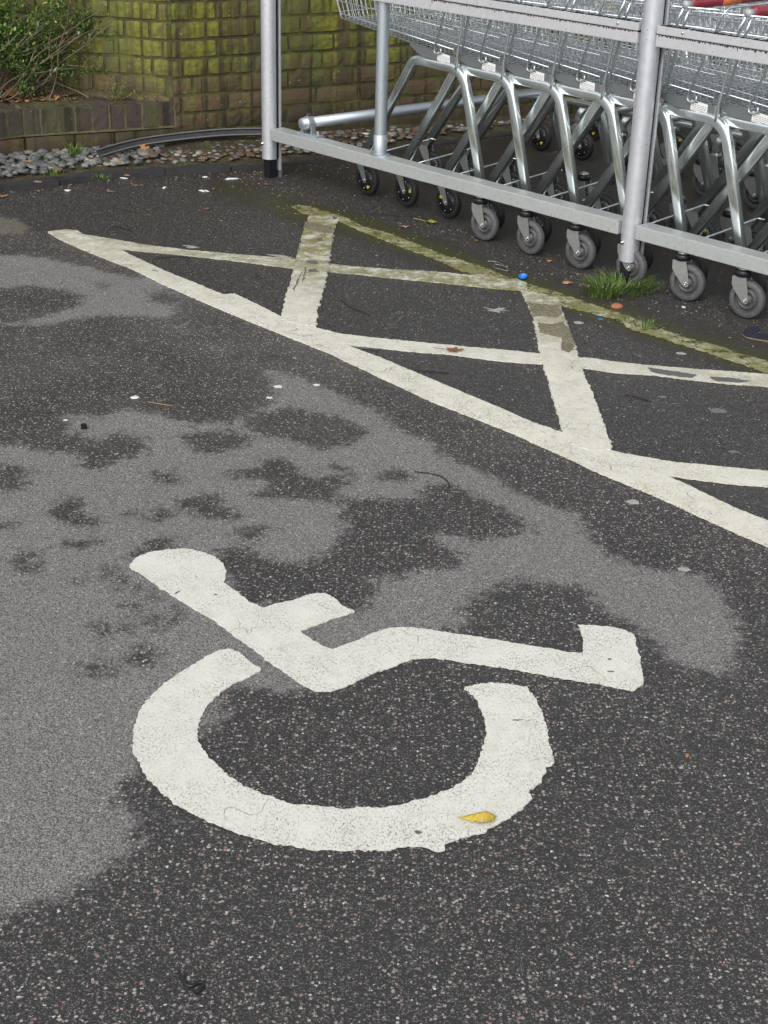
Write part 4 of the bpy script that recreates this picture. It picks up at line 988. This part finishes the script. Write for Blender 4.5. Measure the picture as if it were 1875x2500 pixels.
    for y0, y1 in ((.055, .089), (mir(.089), mir(.055))):
        mb = MB(); mb.tube([T(1.122, y0, .951), T(1.122, y0+.003, .951), T(1.122, y1, .951)], .0125, 'capgrey', 16, up=(0, 0, 1)); mb.build('handle_cap', hd)
    wheel_part('front_wheel', t, T(.502, .126, .068), .068, True, True, radians(-4)); wheel_part('front_wheel', t, T(.502, mir(.126), .068), .068, True, True, radians(4))
    wheel_part('rear_wheel', t, T(1.300, .002, .0645), .0645, False, False, radians(3)); wheel_part('rear_wheel', t, T(1.298, mir(.020), .0645), .0645, False, False, radians(-5))
    return t
PITCH = .2405
lab1 = ['foremost trolley of the nearer row, its basket nose behind the guard pole', 'second trolley from the left in the nearer nested row', 'third trolley from the left in the nearer nested row', 'fourth trolley from the left in the nearer nested row, just left of the right post',
        'fifth trolley of the nearer row, its red handle just right of the post', 'sixth trolley of the nearer row, its red handle at the right edge', 'seventh trolley from the left in the nearer nested row', 'eighth trolley from the left in the nearer nested row, near the right edge',
        'ninth trolley from the left in the nearer nested row', 'tenth trolley from the left in the nearer nested row', 'last trolley at the right end of the nearer nested row']
P1 = make_trolley(True)
rg = random.Random(8)
for i, lb in enumerate(lab1):
    o = P1 if i == 0 else copy_tree(P1)
    o.location = W(CU+PITCH*i, CV+rg.uniform(-.003, .003), 0); o.rotation_euler.z = ANG+radians(rg.uniform(-.25, .25))
    tag(o, lb, 'shopping trolley', 'nested trolleys in the nearer row')
    if i == 4:
        mb = MB(); a = T(1.122, .25, .952); mb.sweep([a, a+Vector((0, .11, 0))], [(.0161*cos(k*pi/9), .0191*sin(k*pi/9)) for k in range(18)], 'orange', up=(0, 0, 1)); mb.build('orange_sticker', o)
    # casters swivel a little differently
    for c in o.children:
        if c.name.startswith('rear_wheel') and i:
            c.location.y += rg.uniform(-.004, .004); c.rotation_euler.z = radians(rg.uniform(-9, 9))
        if c.name.startswith('front_wheel'):
            for q in c.children:
                if q.name.startswith('yellow_disc'): q.rotation_euler = (0, [0, -1.1, 2.6, 1.3, .6, 2.2, -2, .3, 1.8, -.8, 2][i], 0)
lab2 = ['foremost trolley of the farther row, its black wheel seen between the legs', 'second trolley from the left in the farther nested row', 'third trolley from the left in the farther nested row', 'fourth trolley from the left in the farther nested row',
        'fifth trolley from the left in the farther nested row', 'sixth trolley from the left in the farther nested row', 'last trolley at the right end of the farther nested row']
P2 = make_trolley(False)
for i, lb in enumerate(lab2):
    o = P2 if i == 0 else copy_tree(P2)
    o.location = W(CU-.14+.262*i, CV+1.27, 0); o.rotation_euler.z = ANG+radians(rg.uniform(-.4, .4))
    tag(o, lb, 'shopping trolley', 'nested trolleys in the farther row')
    for c in o.children:
        if c.name.startswith('front_wheel'):
            for q in c.children:
                if q.name.startswith('yellow_disc'): q.rotation_euler = (0, .9*i*i+.8*(i > 0), 0)
# black folded child seat and yellow card in a farther basket
mb = MB(); mb.bbox((0, 0, .03), (.085, .006, .055), 'black_plastic', .004, Matrix.Rotation(radians(12), 4, 'X')); mb.bbox((.04, -.03, -.02), (.10, .03, .004), 'black_plastic', .002)
o = mb.build('seat_flap', None, W(.60, 1.30, .80)); o.rotation_euler.z = ANG+radians(75); tag(o, 'black plastic child seat flap inside the farther baskets', 'seat flap')
mb = MB(); mb.bbox((0, 0, 0), (.045, .001, .03), 'leafyellow', .0005); o = mb.build('price_card', None, W(.78, 1.28, .745)); o.rotation_euler = (radians(-35), 0, ANG+radians(50)); tag(o, 'pale yellow card lying in a farther trolley basket', 'card')

# ------------------------------------------------------------------ plants
def blades(mb, n, spread, hmin, hmax, rg, lean=.6, w=.0018):
    for _ in range(n):
        a = rg.uniform(0, 2*pi); rr = spread*sqrt(rg.random()); bx, by = rr*cos(a)*1.0, rr*sin(a)*.7
        da = a+rg.uniform(-.7, .7); h = rg.uniform(hmin, hmax)*(1-.3*rr/spread); ln = lean*rg.uniform(.3, 1.3)*h; mb.cur = rg.random()**1.3
        sx, sy = -sin(da), cos(da); vs = []; k = 5
        for i in range(k+1):
            t = i/k; x = bx+cos(da)*ln*t**1.8; y = by+sin(da)*ln*t**1.8; z = h*(t-.25*t**3*lean); ww = w*(1-t**1.6)+.0002
            vs += [(x-sx*ww, y-sy*ww, z), (x+sx*ww, y+sy*ww, z)]
        mb.add(vs, [(2*i, 2*i+1, 2*i+3, 2*i+2) for i in range(k)], 'grass', True)
def tuft(loc, n, spread, h0, h1, lb, seed, lean=.7, w=.0018):
    mb = MB(); blades(mb, n, spread, h0, h1, random.Random(seed), lean, w); o = mb.build('grass_tuft', None, loc); tag(o, lb, 'grass tuft', 'grass tufts growing in joints and cracks'); return o
tuft(g(1515, 707), 460, .125, .025, .088, 'largest bright grass tuft at the foot of the right post', 1, 1.25, .0015)
tuft(g(1470, 722), 90, .06, .03, .09, 'grass growing on the left side of the big tuft at the right post', 6, 1.1, .0018)
tuft(g(1576, 802), 60, .045, .015, .05, 'small grass tuft growing through the mossy line right of the post', 2, .8, .0016)
tuft(g(1527, 782), 40, .035, .008, .025, 'tiny green sprig on the mossy line left of the small tuft', 3, .8, .0016)
tuft(g(182, 375, .06), 70, .035, .03, .075, 'grass tuft against the planter wall beside the rubber strip', 4, .6, .0016)
tuft(g(120, 386, .05), 60, .05, .012, .035, 'low grass patch at the planter foot left of the taller tuft', 5, .7, .0016)
tuft(g(128, 425, .05), 60, .05, .012, .04, 'low grass patch between the grey cobbles near the kerb', 7, .7, .0016)
tuft(g(246, 436, .045), 45, .045, .010, .03, 'short grass at the kerb behind the cobbles in the middle', 8, .7, .0016)
tuft(W(-.52, 1.62, .05), 60, .06, .03, .09, 'grass tuft at the wall foot seen through the trolley legs', 9, .6, .002)
tuft(W(-.42, 1.05, .05), 40, .05, .02, .07, 'thin grass blades by the cross tube at the wall foot', 10, .6, .0018)

def shrub():
    rg = random.Random(31); base = Vector((-1.74, 6.95, .23))
    root = empty('shrub', base, 0, label='straggly small leaved evergreen shrub with bare twigs in the planter at the left', cat='shrub')
    tw = MB(); lf = MB(); tips = []
    def grow(p, d, L, r, lvl):
        n = 7; pts = [p.copy()]; q = p.copy(); dd = d.copy()
        for i in range(n):
            dd = (dd+Vector((rg.uniform(-.28, .28), rg.uniform(-.28, .28), rg.uniform(-.24, .20)))).normalized()
            if q.z < .02: dd.z = abs(dd.z)+.15
            lim = 6.61+(q.x+base.x+1.648)*.45+.17-base.y
            if q.y < lim+.03: dd.y = abs(dd.y)+.3
            q = q+dd*(L/n); pts.append(q.copy())
            if lvl < 2 and rg.random() < (.55 if lvl == 0 else .5) and i > 1:
                nd = (dd+Vector((rg.uniform(-.9, .9), rg.uniform(-.9, .4), rg.uniform(-.5, .7)))).normalized(); grow(q, nd, L*rg.uniform(.4, .65), r*.6, lvl+1)
            if lvl >= 1 and rg.random() < .8 and i > 2 or lvl == 0 and i == n-1 and rg.random() < .7: tips.append((q.copy(), dd.copy()))
        m_ = 'twig'
        for i in range(len(pts)-1):
            ra = r*(1-.6*i/n); tw.tube([pts[i], pts[i+1]], ra, m_, 5, up=(0, .3, 1), cap=False)
    for k in range(44):
        st = Vector((rg.triangular(-.6, .42, -.3), rg.uniform(-.10, .06), 0)); a = rg.uniform(-.6, pi+.6)
        grow(st, Vector((rg.uniform(-.5, .9), rg.uniform(-.5, .25), rg.uniform(.25, 1.1))).normalized(), rg.uniform(.25, .52)*max(.5, min(1, 1-.9*(st.x-.0))), .0034, 0)
    for (p, d) in tips:
        if p.x > .42: 
            if p.z > .36 or p.x > .62: continue
        if p.y < 6.61+(p.x+base.x+1.648)*.45+.12-base.y: continue
        if rg.random() < max(.08 if p.z > .14 else .72, min(.78, .08+(p.x+base.x+1.80)*1.25)): continue
        for k in range(rg.randint(8, 17)):
            o_ = p+Vector((rg.gauss(0, .022), rg.gauss(0, .020), rg.gauss(0, .017))); lf.cur = min(1, max(0, rg.random()*.75+max(0, d.z)*.12+rg.uniform(0, .15)))
            a = Vector((rg.gauss(0, 1), rg.gauss(0, 1), rg.gauss(.2, .8))).normalized(); b = a.cross(Vector((rg.gauss(0, .5), rg.gauss(0, .5), 1))).normalized(); L = rg.uniform(.0065, .0125); w = L*.48; nn = a.cross(b)
            lf.add([o_, o_+a*L*.5+b*w+nn*.001, o_+a*L*1.3+b*w*.75, o_+a*L*1.8, o_+a*L*1.3-b*w*.75, o_+a*L*.5-b*w+nn*.001], [(0, 1, 2, 3), (0, 3, 4, 5)], 'shrub')
    tw.build('twigs', root); lf.build('leaves', root)
shrub()
# a small bright seedling shoot on the bed edge
def sprig(loc, n, lb, seed, size=.07):
    rg = random.Random(seed); st = MB(); lf = MB(); root = empty('seedling', loc, 0, label=lb, cat='plant')
    for k in range(n):
        a = rg.uniform(-.6, pi); d = Vector((cos(a)*.5, -abs(sin(a))*.3, rg.uniform(.5, 1))).normalized() if k else Vector((.9, -.3, .35)).normalized(); p = Vector((rg.uniform(-.02, .02), rg.uniform(-.015, .015), 0)); L = size*rg.uniform(.8, 1.4); pts = [p+d*L*i/5+Vector((0, 0, .003*i)) for i in range(6)]
        st.tube(pts, .0014, 'twig', 5, up=(0, .3, 1), cap=False)
        for q in pts[1:]:
            for j in range(5):
                lf.cur = rg.uniform(.6, 1); a_ = Vector((rg.gauss(0, 1), rg.gauss(0, 1), rg.gauss(.4, .6))).normalized(); b = a_.cross(Vector((.2, .1, 1))).normalized(); l = rg.uniform(.005, .009); o_ = q+Vector((rg.gauss(0, .006),)*3)
                lf.add([o_, o_+a_*l+b*l*.42, o_+a_*l*2, o_+a_*l-b*l*.42], [(0, 1, 2, 3)], 'shrub')
    st.build('stem', root); lf.build('leaves', root)
sprig(Vector((-1.30, 6.90, .235)), 12, 'bright yellow green seedling at the right end of the planter', 5, .075)

# ------------------------------------------------------------------ leaves and litter
def leafmesh(mb, L, m, rg, lobes=5, curl=.25, depth=.45, stem=.0, cur=None, thick=True):
    """a curled lobed leaf lying on the ground, centre at origin, tip along +x"""
    if cur is not None: mb.cur = cur
    n = 40; rad = []
    for i in range(n):
        a = 2*pi*i/n; r_ = 1-depth*abs(sin(a*lobes/2+.3))**1.4+.08*rg.uniform(-1, 1); r_ *= (.62+.38*abs(cos(a/2)))
        rad.append((a, r_*L/2))
    vs = [(0, 0, .006)]; 
    for k in (.5, 1.0):
        for a, r_ in rad:
            x = r_*k*cos(a); y = r_*k*sin(a)*.8; z = .003+curl*((x/L)**2*.7*L+(y/L)**2*1.3*L)+.0025*noise.noise(Vector((x*80, y*80, L*99)))*k*2+(.003 if k < 1 else 0)
            vs.append((x, y, max(.0015, z)))
    fs = [(0, 1+i, 1+(i+1) % n) for i in range(n)]+[(1+i, 1+n+i, 1+n+(i+1) % n, 1+(i+1) % n) for i in range(n)]
    mb.add(vs, fs, m, True)
    if stem: mb.tube([Vector((-L*.15, 0, .004)), Vector((-L*.5-stem*.5, .004, .008)), Vector((-L*.5-stem, -.002, .012))], .0011, m, 5, up=(0, 0, 1))
def leaf(px, py, L, m, lb, rz=0, z=0, stem=0.0, curl=.3, lobes=5, depth=.4, tilt=(0, 0), seed=1, name='fallen_leaf', sy=1.0, grp=None):
    mb = MB(); leafmesh(mb, L, m, random.Random(seed), lobes, curl, depth, stem); o = mb.build(name, None, g(px, py, z)+Vector((0, 0, .001))); o.rotation_euler = (tilt[0], tilt[1], rz); o.scale = (1, sy, 1)
    tag(o, lb, 'leaf', grp or 'fallen leaves'); return o
# yellow leaf on the symbol: half folded blade
def yellow_leaf():
    mb = MB(); n = 18; vs = []; fs = []
    for i in range(n+1):
        t = i/n; x = -.024+.044*t; wd = min(1, (t/.72+.02)**.75)*(1-.55*max(0, (t-.72)/.28)**2.2)
        ridge = .0155*wd*(.45+.55*t)*(1-.35*max(0, (t-.7)/.3)); j1 = .0028*noise.noise(Vector((t*11, 3, 1))); j2 = .0028*noise.noise(Vector((t*13, 8, 1)))
        vs += [(x-.003*wd, -.010*wd+j1, .0010+.0035*abs(noise.noise(Vector((t*5, 2, 2))))+abs(j1)), (x-.001, -.006*wd, ridge*.70+.001+j2*.4), (x, -.001, ridge+.001+j1*.4), (x+.001, .006*wd, ridge*.72+.001-j2*.4), (x+.002, .013*wd+j2, .0015+abs(j2))]
    for i in range(n):
        for k in range(4): a = i*5+k; fs.append((a, a+5, a+6, a+1))
    vs = [(x*1.38+.0015*noise.noise(Vector((x*300, y*300, 0))), y*1.35, z*1.25+.0016*noise.noise(Vector((x*260, y*260, 5)))*(1 if z > .004 else 0)+(.0035 if y < -.008 and x > -.01 else 0)) for x, y, z in vs]; mb.add(vs, fs, 'leafyellow', False); mb.tube([Vector((-.030, 0, .003)), Vector((-.036, -.002, .0015))], .0009, 'leafyellow', 5)
    o = mb.build('fallen_leaf', None, g(1168, 2005)+Vector((0, 0, .0035))); o.rotation_euler.z = radians(-4); tag(o, 'bright yellow curled leaf lying on the wheel of the symbol', 'leaf', 'fallen leaves')
yellow_leaf()
leaf(1106, 857, .068, 'leafbrown', 'brown lobed leaf lying on the middle thin line', radians(8), .004, .03, .15, 5, .5, seed=2)
leaf(1050, 545, .062, 'leafgreen', 'yellow green leaf with raised stalk in front of the black wheels', radians(-20), 0, .04, .55, 3, .25, seed=3)
leaf(986, 556, .040, 'leafpink', 'small pinkish leaf left of the yellow green leaf', radians(10), 0, .0, .35, 3, .5, seed=4)
leaf(1382, 692, .044, 'leafpink', 'flat pinkish brown leaf left of the big grass tuft', radians(-15), 0, 0, .12, 3, .15, seed=5)
leaf(350, 362, .055, 'leaforange', 'orange tan leaf resting on the rubber strip', radians(30), .10, 0, .4, 5, .45, (radians(35), 0), 6)
leaf(8, 482, .055, 'leaforange', 'orange leaf on the asphalt at the left edge by the kerb', 1.2, 0, 0, .35, 5, .5, seed=7)
leaf(25, 228, .09, 'leaforange', 'large orange brown leaf propped up in the planter at the left', .8, .255, 0, .35, 5, .4, (radians(50), 0), 8)
leaf(505, 512, .028, 'leafbrown', 'small dark orange leaf on the dark asphalt left of the mossy line tip', .3, 0, 0, .3, 3, .4, seed=9)
leaf(648, 452, .035, 'leafbrown', 'reddish leaf at the foot of the left post', .3, 0, 0, .3, 3, .4, seed=10)
leaf(268, 470, .04, 'dead', 'curled tan leaf on the asphalt below the kerb', 2.3, 0, .02, .5, 3, .3, seed=11)
leaf(330, 455, .035, 'dead', 'thin tan leaf just under the kerb right of the curled tan one', 2.9, 0, .02, .5, 3, .3, seed=12)
leaf(308, 431, .035, 'leaforange', 'pale leaf standing on the kerb edge by the cobbles', .2, .04, 0, .5, 3, .2, seed=13)
leaf(242, 408, .03, 'leaforange', 'orange brown curled leaf among the cobbles', -.6, .065, 0, .6, 3, .2, seed=14)
leaf(68, 396, .035, 'leaforange', 'orange leaf between the cobbles near the left edge', .4, .06, 0, .2, 5, .4, seed=15)
leaf(1340, 640, .028, 'leaforange', 'orange fleck of leaf under the third grey wheel', .4, 0, 0, .2, 3, .4, seed=16)
leaf(1160, 590, .022, 'leafpink', 'small tan leaf fragment beside the first grey wheel', .4, 0, 0, .2, 3, .4, seed=17)
leaf(980, 868, .0, 'leafbrown', 'x', 0) if False else None
# leaf litter in the planter
mb = MB(); rg = random.Random(77)
for k in range(420):
    p = Vector((rg.uniform(-2.2, -1.15), 0, 0)); p.y = rg.uniform(6.7, 7.15)
    front = 6.88+(p.x+1.02)*.47+.215
    if p.y < front-.03 or p.x > -1.2 and p.y > 7: continue
    tmp = MB(); leafmesh(tmp, rg.uniform(.02, .06), 'dead', rg, rg.choice((3, 5)), rg.uniform(.1, .6), rg.uniform(.2, .5))
    M = Matrix.Translation((p.x, p.y, .235+rg.uniform(0, .02))) @ Matrix.Rotation(rg.uniform(0, 6.3), 4, 'Z') @ Matrix.Rotation(rg.uniform(-.7, .7), 4, 'X'); mb.cur = rg.random(); mb.add([M @ Vector(q) for q in tmp.v], tmp.f, 'dead', True)
tag(mb.build('leaf_litter'), 'brown dead leaves and scraps covering the planter soil', 'leaf litter', kind='stuff')
# pale grit and crumbs strewn by the shelter and the kerb
def grit():
    mb = MB(); rg = random.Random(5)
    for k in range(2600):
        md = rg.random()
        if md < .45: p = W(rg.uniform(-.6, 3.2), rg.uniform(-.75, .1)*rg.random()**.5-.02, 0)
        elif md < .70: p = W(rg.uniform(-.4, 3.0), rg.uniform(-.2, 1.5), 0)
        elif md < .85: q = rg.randrange(len(kp)-2); p = kp[q].lerp(kp[q+1], rg.random())-Vector((0, abs(rg.gauss(0, .08))+.05, 0))
        elif md < .93: p = Vector((rg.uniform(-1.8, .2), rg.uniform(6.2, 7.2), 0))
        else: p = Vector((rg.uniform(-1.6, 1.6), rg.uniform(3.8, 6.4), 0))
        if p.y > 6.2 and (p.x < -1.05 and p.y > 6.86+(p.x+1.02)*.45): continue
        if inpoly(p, ver): p.z = .045
        r_ = rg.uniform(.0012, .0036); s_ = rg.uniform(.6, 2.2); a = rg.uniform(0, 6.3); mb.cur = rg.random(); vs = []
        for i in range(6):
            t = i*pi/3; x = r_*s_*cos(t)*rg.uniform(.7, 1.2); y = r_*sin(t)*rg.uniform(.7, 1.2); vs.append((p.x+x*cos(a)-y*sin(a), p.y+x*sin(a)+y*cos(a), p.z+.0008))
        vs.append((p.x, p.y, p.z+.0008+r_*.6)); mb.add(vs, [(i, (i+1) % 6, 6) for i in range(6)], rg.choice(['dead', 'dead', 'gum', 'tan', 'twigdark']))
    tag(mb.build('grit'), 'pale grit, crumbs and husks strewn over the ground by the shelter', 'grit', kind='stuff')
grit()
def blob(name, px, py, rx, ry, h, m, lb, cat, grp=None, z=0.0, seed=0, rz=0.0, irr=.25, n=22):
    mb = MB(); vs = []; 
    for k, (s_, zz) in enumerate(((1, .0005), (.93, h*.7), (.55, h))):
        for i in range(n):
            a = 2*pi*i/n; q = 1+irr*noise.noise(Vector((cos(a)*1.6+seed*3.1, sin(a)*1.6, seed)))*1.6+.3*irr*noise.noise(Vector((cos(a)*5+seed, sin(a)*5, seed)))
            vs.append((rx*s_*q*cos(a), ry*s_*q*sin(a), zz))
    vs.append((0, 0, h)); fs = [(k*n+i, k*n+(i+1) % n, (k+1)*n+(i+1) % n, (k+1)*n+i) for k in range(2) for i in range(n)]+[(2*n+i, 2*n+(i+1) % n, 3*n) for i in range(n)]
    mb.add(vs, fs, m, True); o = mb.build(name, None, g(px, py, z)); o.rotation_euler.z = rz; tag(o, lb, cat, grp); return o
GG = 'chewing gum spots trodden into the asphalt'
for px, py, rx, ry, m_, lb in ((680, 944, .014, .010, 'whitebit', 'leftmost white gum spot of three between symbol and boundary line'), (773, 940, .010, .008, 'whitebit', 'small white gum spot nearest the boundary line'), (657, 971, .010, .007, 'whitebit', 'lowest white gum spot of the three above the symbol'),
    (1547, 1226, .017, .013, 'gum', 'cream gum spot just below the long boundary line'), (1670, 1390, .015, .011, 'gum', 'pale grey smear of gum at the right side of the car park'), (1618, 853, 0, 0, None, ''),
    (1662, 863, .017, .012, 'gum', 'pale gum spot under the mossy line at the right'), (1412, 788, .017, .013, 'gum', 'grey white gum spot right of the wide bar'), (1618, 969, .014, .010, 'gumgrey', 'faint grey ring of gum below the middle thin line'),
    (1752, 1003, .026, .017, 'gumgrey', 'largest dull grey gum spot right of the wide bar'), (1790, 1103, .012, .008, 'gumgrey', 'small grey gum spot above the lowest thin line'), (1455, 1462, .018, .011, 'gumgrey', 'faint grey smear above the foot of the symbol'), (160, 1026, .007, .005, 'whitebit', 'tiny white spot left of the black cube')):
    if m_: blob('gum_spot', px, py, rx, ry, .0012, m_, lb, 'chewing gum', GG, seed=px % 17)
blob('paper_scrap', 329, 971, .013, .013, .003, 'whitebit', 'folded white paper scrap on the dark asphalt at left', 'paper scrap', seed=3, irr=.6, n=8)
LT = 'scraps of white litter'
for px, py, rx, ry, lb in ((565, 437, .030, .010, 'crumpled white paper scrap left of the left post'), (497, 467, .024, .010, 'flat white paper scrap below the crumpled one'), (501, 433, .012, .005, 'small white scrap at the kerb left of the crumpled one'), (165, 466, .018, .008, 'white stone like scrap under the kerb at left'), (302, 436, .018, .004, 'thin white sliver lying against the kerb'), (401, 459, .008, .010, 'round white pebble like scrap below the kerb'),
    (893, 327, .024, .012, 'white scrap under the cross tube behind the guard pole'), (1668, 751, .007, .008, 'tiny cream cube between the two right wheels')):
    blob('litter_scrap', px, py, rx*.75, ry*1.2, .005, 'whitebit', lb, 'litter', LT, seed=px % 13, irr=1.1, n=18, rz=(px % 7-3)*.15, z=.045 if px in (893,) else 0)
blob('brick_fragment', 1506, 750, .019, .016, .012, 'brickbit', 'flat terracotta fragment in front of the big grass tuft', 'brick fragment', seed=5)
blob('brick_fragment', 1678, 1845, .0035, .004, .004, 'brickbit', 'tiny orange brick crumb on the asphalt right of the symbol', 'brick fragment', seed=5)
mb = MB(); mb.tube([Vector((-.016, 0, .004)), Vector((.016, 0, .004))], .0038, 'orange', 12, up=(0, 0, 1)); mb.tube([Vector((.016, 0, .004)), Vector((.020, 0, .004))], .0038, 'whitebit', 12, up=(0, 0, 1)); o = mb.build('cigarette_end', None, g(1431, 698)); o.rotation_euler.z = radians(-62); tag(o, 'orange filter cigarette end left of the big grass tuft', 'cigarette end', 'cigarette ends')
mb = MB(); mb.tube([Vector((-.016, 0, .004)), Vector((.016, 0, .004))], .0038, 'tan', 12, up=(0, 0, 1)); o = mb.build('cigarette_end', None, g(93, 446, .04)); o.rotation_euler.z = radians(-8); tag(o, 'tan cigarette end lying by the cobbles at the kerb', 'cigarette end', 'cigarette ends')
# blue bottle cap (upside down) and blue disc
mb = MB(); mb.lathe([(0, .002), (.0125, .002), (.0135, .010), (.0150, .011), (.0158, .008), (.0148, .0005), (.013, 0), (0, 0)], 'blue', Matrix.Identity(4), 30); o = mb.build('bottle_cap', None, g(1277, 681)+Vector((0, 0, .004))); o.rotation_euler = (.1, -.12, 0); tag(o, 'bright blue plastic bottle cap where the thin line meets the wide bar', 'bottle cap')
blob('blue_disc', 1466, 779, .010, .008, .001, 'blue', 'small flat blue disc at the edge of the mossy line', 'plastic disc', seed=2, irr=.08)
# black cube, worm of rubber, insole, stick pieces
mb = MB(); mb.bbox((0, 0, .0065), (.008, .007, .0065), 'black_plastic', .0015); o = mb.build('black_cube', None, g(205, 1046)); o.rotation_euler.z = .3; tag(o, 'tiny black plastic cube on the pale asphalt at left', 'plastic cube')
for px, py, rx, ry, lb in ((1208, 757, .040, .020, 'white dusty smear on the tarmac below the blue bottle cap'), (690, 627, .045, .012, 'white dusty smear above the thin line beside the ragged bar'), (470, 603, .030, .010, 'faint white smear above the left part of the thin line')):
    blob('dust_smear', px, py, rx, ry, .0006, 'gum', lb, 'smear', 'dusty smears', seed=px % 11, irr=1.2, n=30, rz=-.3)
def wiggle(px, lb, r_, m_, name, cat, grp=None, z=.004):
    pts = [g(x, y)+Vector((0, 0, z)) for x, y in px]; o0 = pts[0].copy(); o0.z = 0; sm = []
    for i in range(len(pts)-1):
        p0, p1, p2, p3 = pts[max(i-1, 0)], pts[i], pts[i+1], pts[min(i+2, len(pts)-1)]
        for k in range(5): t = k/5; sm.append(.5*((2*p1)+(p2-p0)*t+(2*p0-5*p1+4*p2-p3)*t*t+(3*p1-p0-3*p2+p3)*t**3)-o0)
    sm.append(pts[-1]-o0); mb = MB(); mb.tube(sm, r_, m_, 8, up=(0, 0, 1)); o = mb.build(name, None, o0); tag(o, lb, cat, grp); return o
wiggle([(437, 2378), (446, 2392), (452, 2407), (468, 2412), (482, 2405), (498, 2404), (492, 2416), (480, 2428)], 'wriggled piece of black rubber cord in the bottom left foreground', .0028, 'black_plastic', 'rubber_worm', 'rubber scrap')
TW = 'thin twigs lying on the asphalt'
for q, lb in (([(832, 734), (858, 752), (880, 760), (903, 772)], 'dark forked twig between the two wide bars'), ([(272, 508), (300, 512), (330, 520)], 'dark twig on the asphalt under the kerb'), ([(275, 553), (300, 558), (325, 566)], 'short twig above the thin worn line'), ([(380, 632), (430, 628), (465, 631)], 'long thin twig below the thin worn line'), ([(624, 670), (640, 680)], 'short dark twig left of the ragged wide bar'),
    ([(1012, 1153), (1050, 1158), (1080, 1166), (1094, 1180), (1096, 1190)], 'fine curved twig on the pale patch above the symbol'), ([(1525, 965), (1560, 972), (1588, 982)], 'mossy twig right of the wide bar'), ([(362, 983), (385, 987), (420, 992)], 'tan twig beside the folded paper scrap'), ([(1012, 905), (1045, 908), (1095, 912)], 'straight dark twig below the brown leaf'), ([(905, 522), (960, 527), (1010, 530)], 'long thin twig behind the left part of the mossy line'), ([(630, 745), (645, 738), (655, 730)], 'x')):
    if lb != 'x': wiggle(q, lb, .0016, 'tan' if 'tan' in lb else 'twigdark', 'twig', 'twig', TW, .002)
wiggle([(1190, 640), (1215, 642), (1235, 655), (1240, 664), (1222, 660), (1205, 654), (1212, 648), (1240, 655)], 'loop of thin grey wire above the blue cap', .0009, 'fork', 'wire_loop', 'wire')
def insole():
    out = [(1811, 818), (1822, 808), (1840, 804), (1852, 806), (1856, 812), (1846, 816), (1850, 820), (1875, 822), (1900, 826), (1930, 835), (1930, 845), (1890, 838), (1850, 832), (1822, 826)]
    pts = [g(x, y) for x, y in out]; o0 = g(1850, 820); n = len(pts); mb = MB()
    tri = tessellate_polygon([[Vector((p.x, p.y, 0)) for p in pts]])
    for z0, z1, m_ in ((.001, .005, 'tan'), (.0052, .009, 'insole')):
        vs = [(p.x-o0.x, p.y-o0.y, z1) for p in pts]+[(p.x-o0.x, p.y-o0.y, z0) for p in pts]
        fs = [tuple(t) if (pts[t[1]]-pts[t[0]]).cross(pts[t[2]]-pts[t[0]]).z > 0 else tuple(t[::-1]) for t in tri]+[(i, (i+1) % n, n+(i+1) % n, n+i) for i in range(n)]
        mb.add(vs, fs, m_)
    o = mb.build('foam_insole', None, o0); tag(o, 'torn navy foam insole with tan edge on the dirt at the right edge', 'insole')
insole()
blob('foil_scrap', 308, 650, .016, .008, .008, 'gum', 'crumpled grey foil scrap on the long boundary line at left', 'foil scrap', seed=7, irr=.6, n=10, z=.004)

# ------------------------------------------------------------------ light
w = bpy.data.worlds.new('World'); S.world = w; w.use_nodes = True; nt = w.node_tree; bg = nt.nodes['Background']
sk = nt.nodes.new('ShaderNodeTexSky'); sk.sky_type = 'NISHITA'; sk.sun_disc = False; sk.sun_elevation = radians(42); sk.sun_rotation = radians(200)
sk.air_density = 1.0; sk.dust_density = 2.0; sk.ozone_density = .6; sk.altitude = 0
hs = nt.nodes.new('ShaderNodeHueSaturation'); hs.inputs['Saturation'].default_value = .22
nt.links.new(sk.outputs[0], hs.inputs['Color']); nt.links.new(hs.outputs[0], bg.inputs[0]); bg.inputs[1].default_value = .15
sd = bpy.data.lights.new('sun', 'SUN'); sd.energy = .8; sd.angle = radians(40); sd.color = (1, .985, .96); so = bpy.data.objects.new('sun', sd); COL.objects.link(so)
el = radians(42); az = radians(200)   # azimuth measured like the sky's sun_rotation
dirv = Vector((sin(az)*cos(el), cos(az)*cos(el), sin(el))); so.rotation_euler = dirv.to_track_quat('Z', 'Y').to_euler()
S.view_settings.view_transform = 'Standard'; S.view_settings.look = 'None'; S.view_settings.exposure = 0.52; S.view_settings.gamma = 1
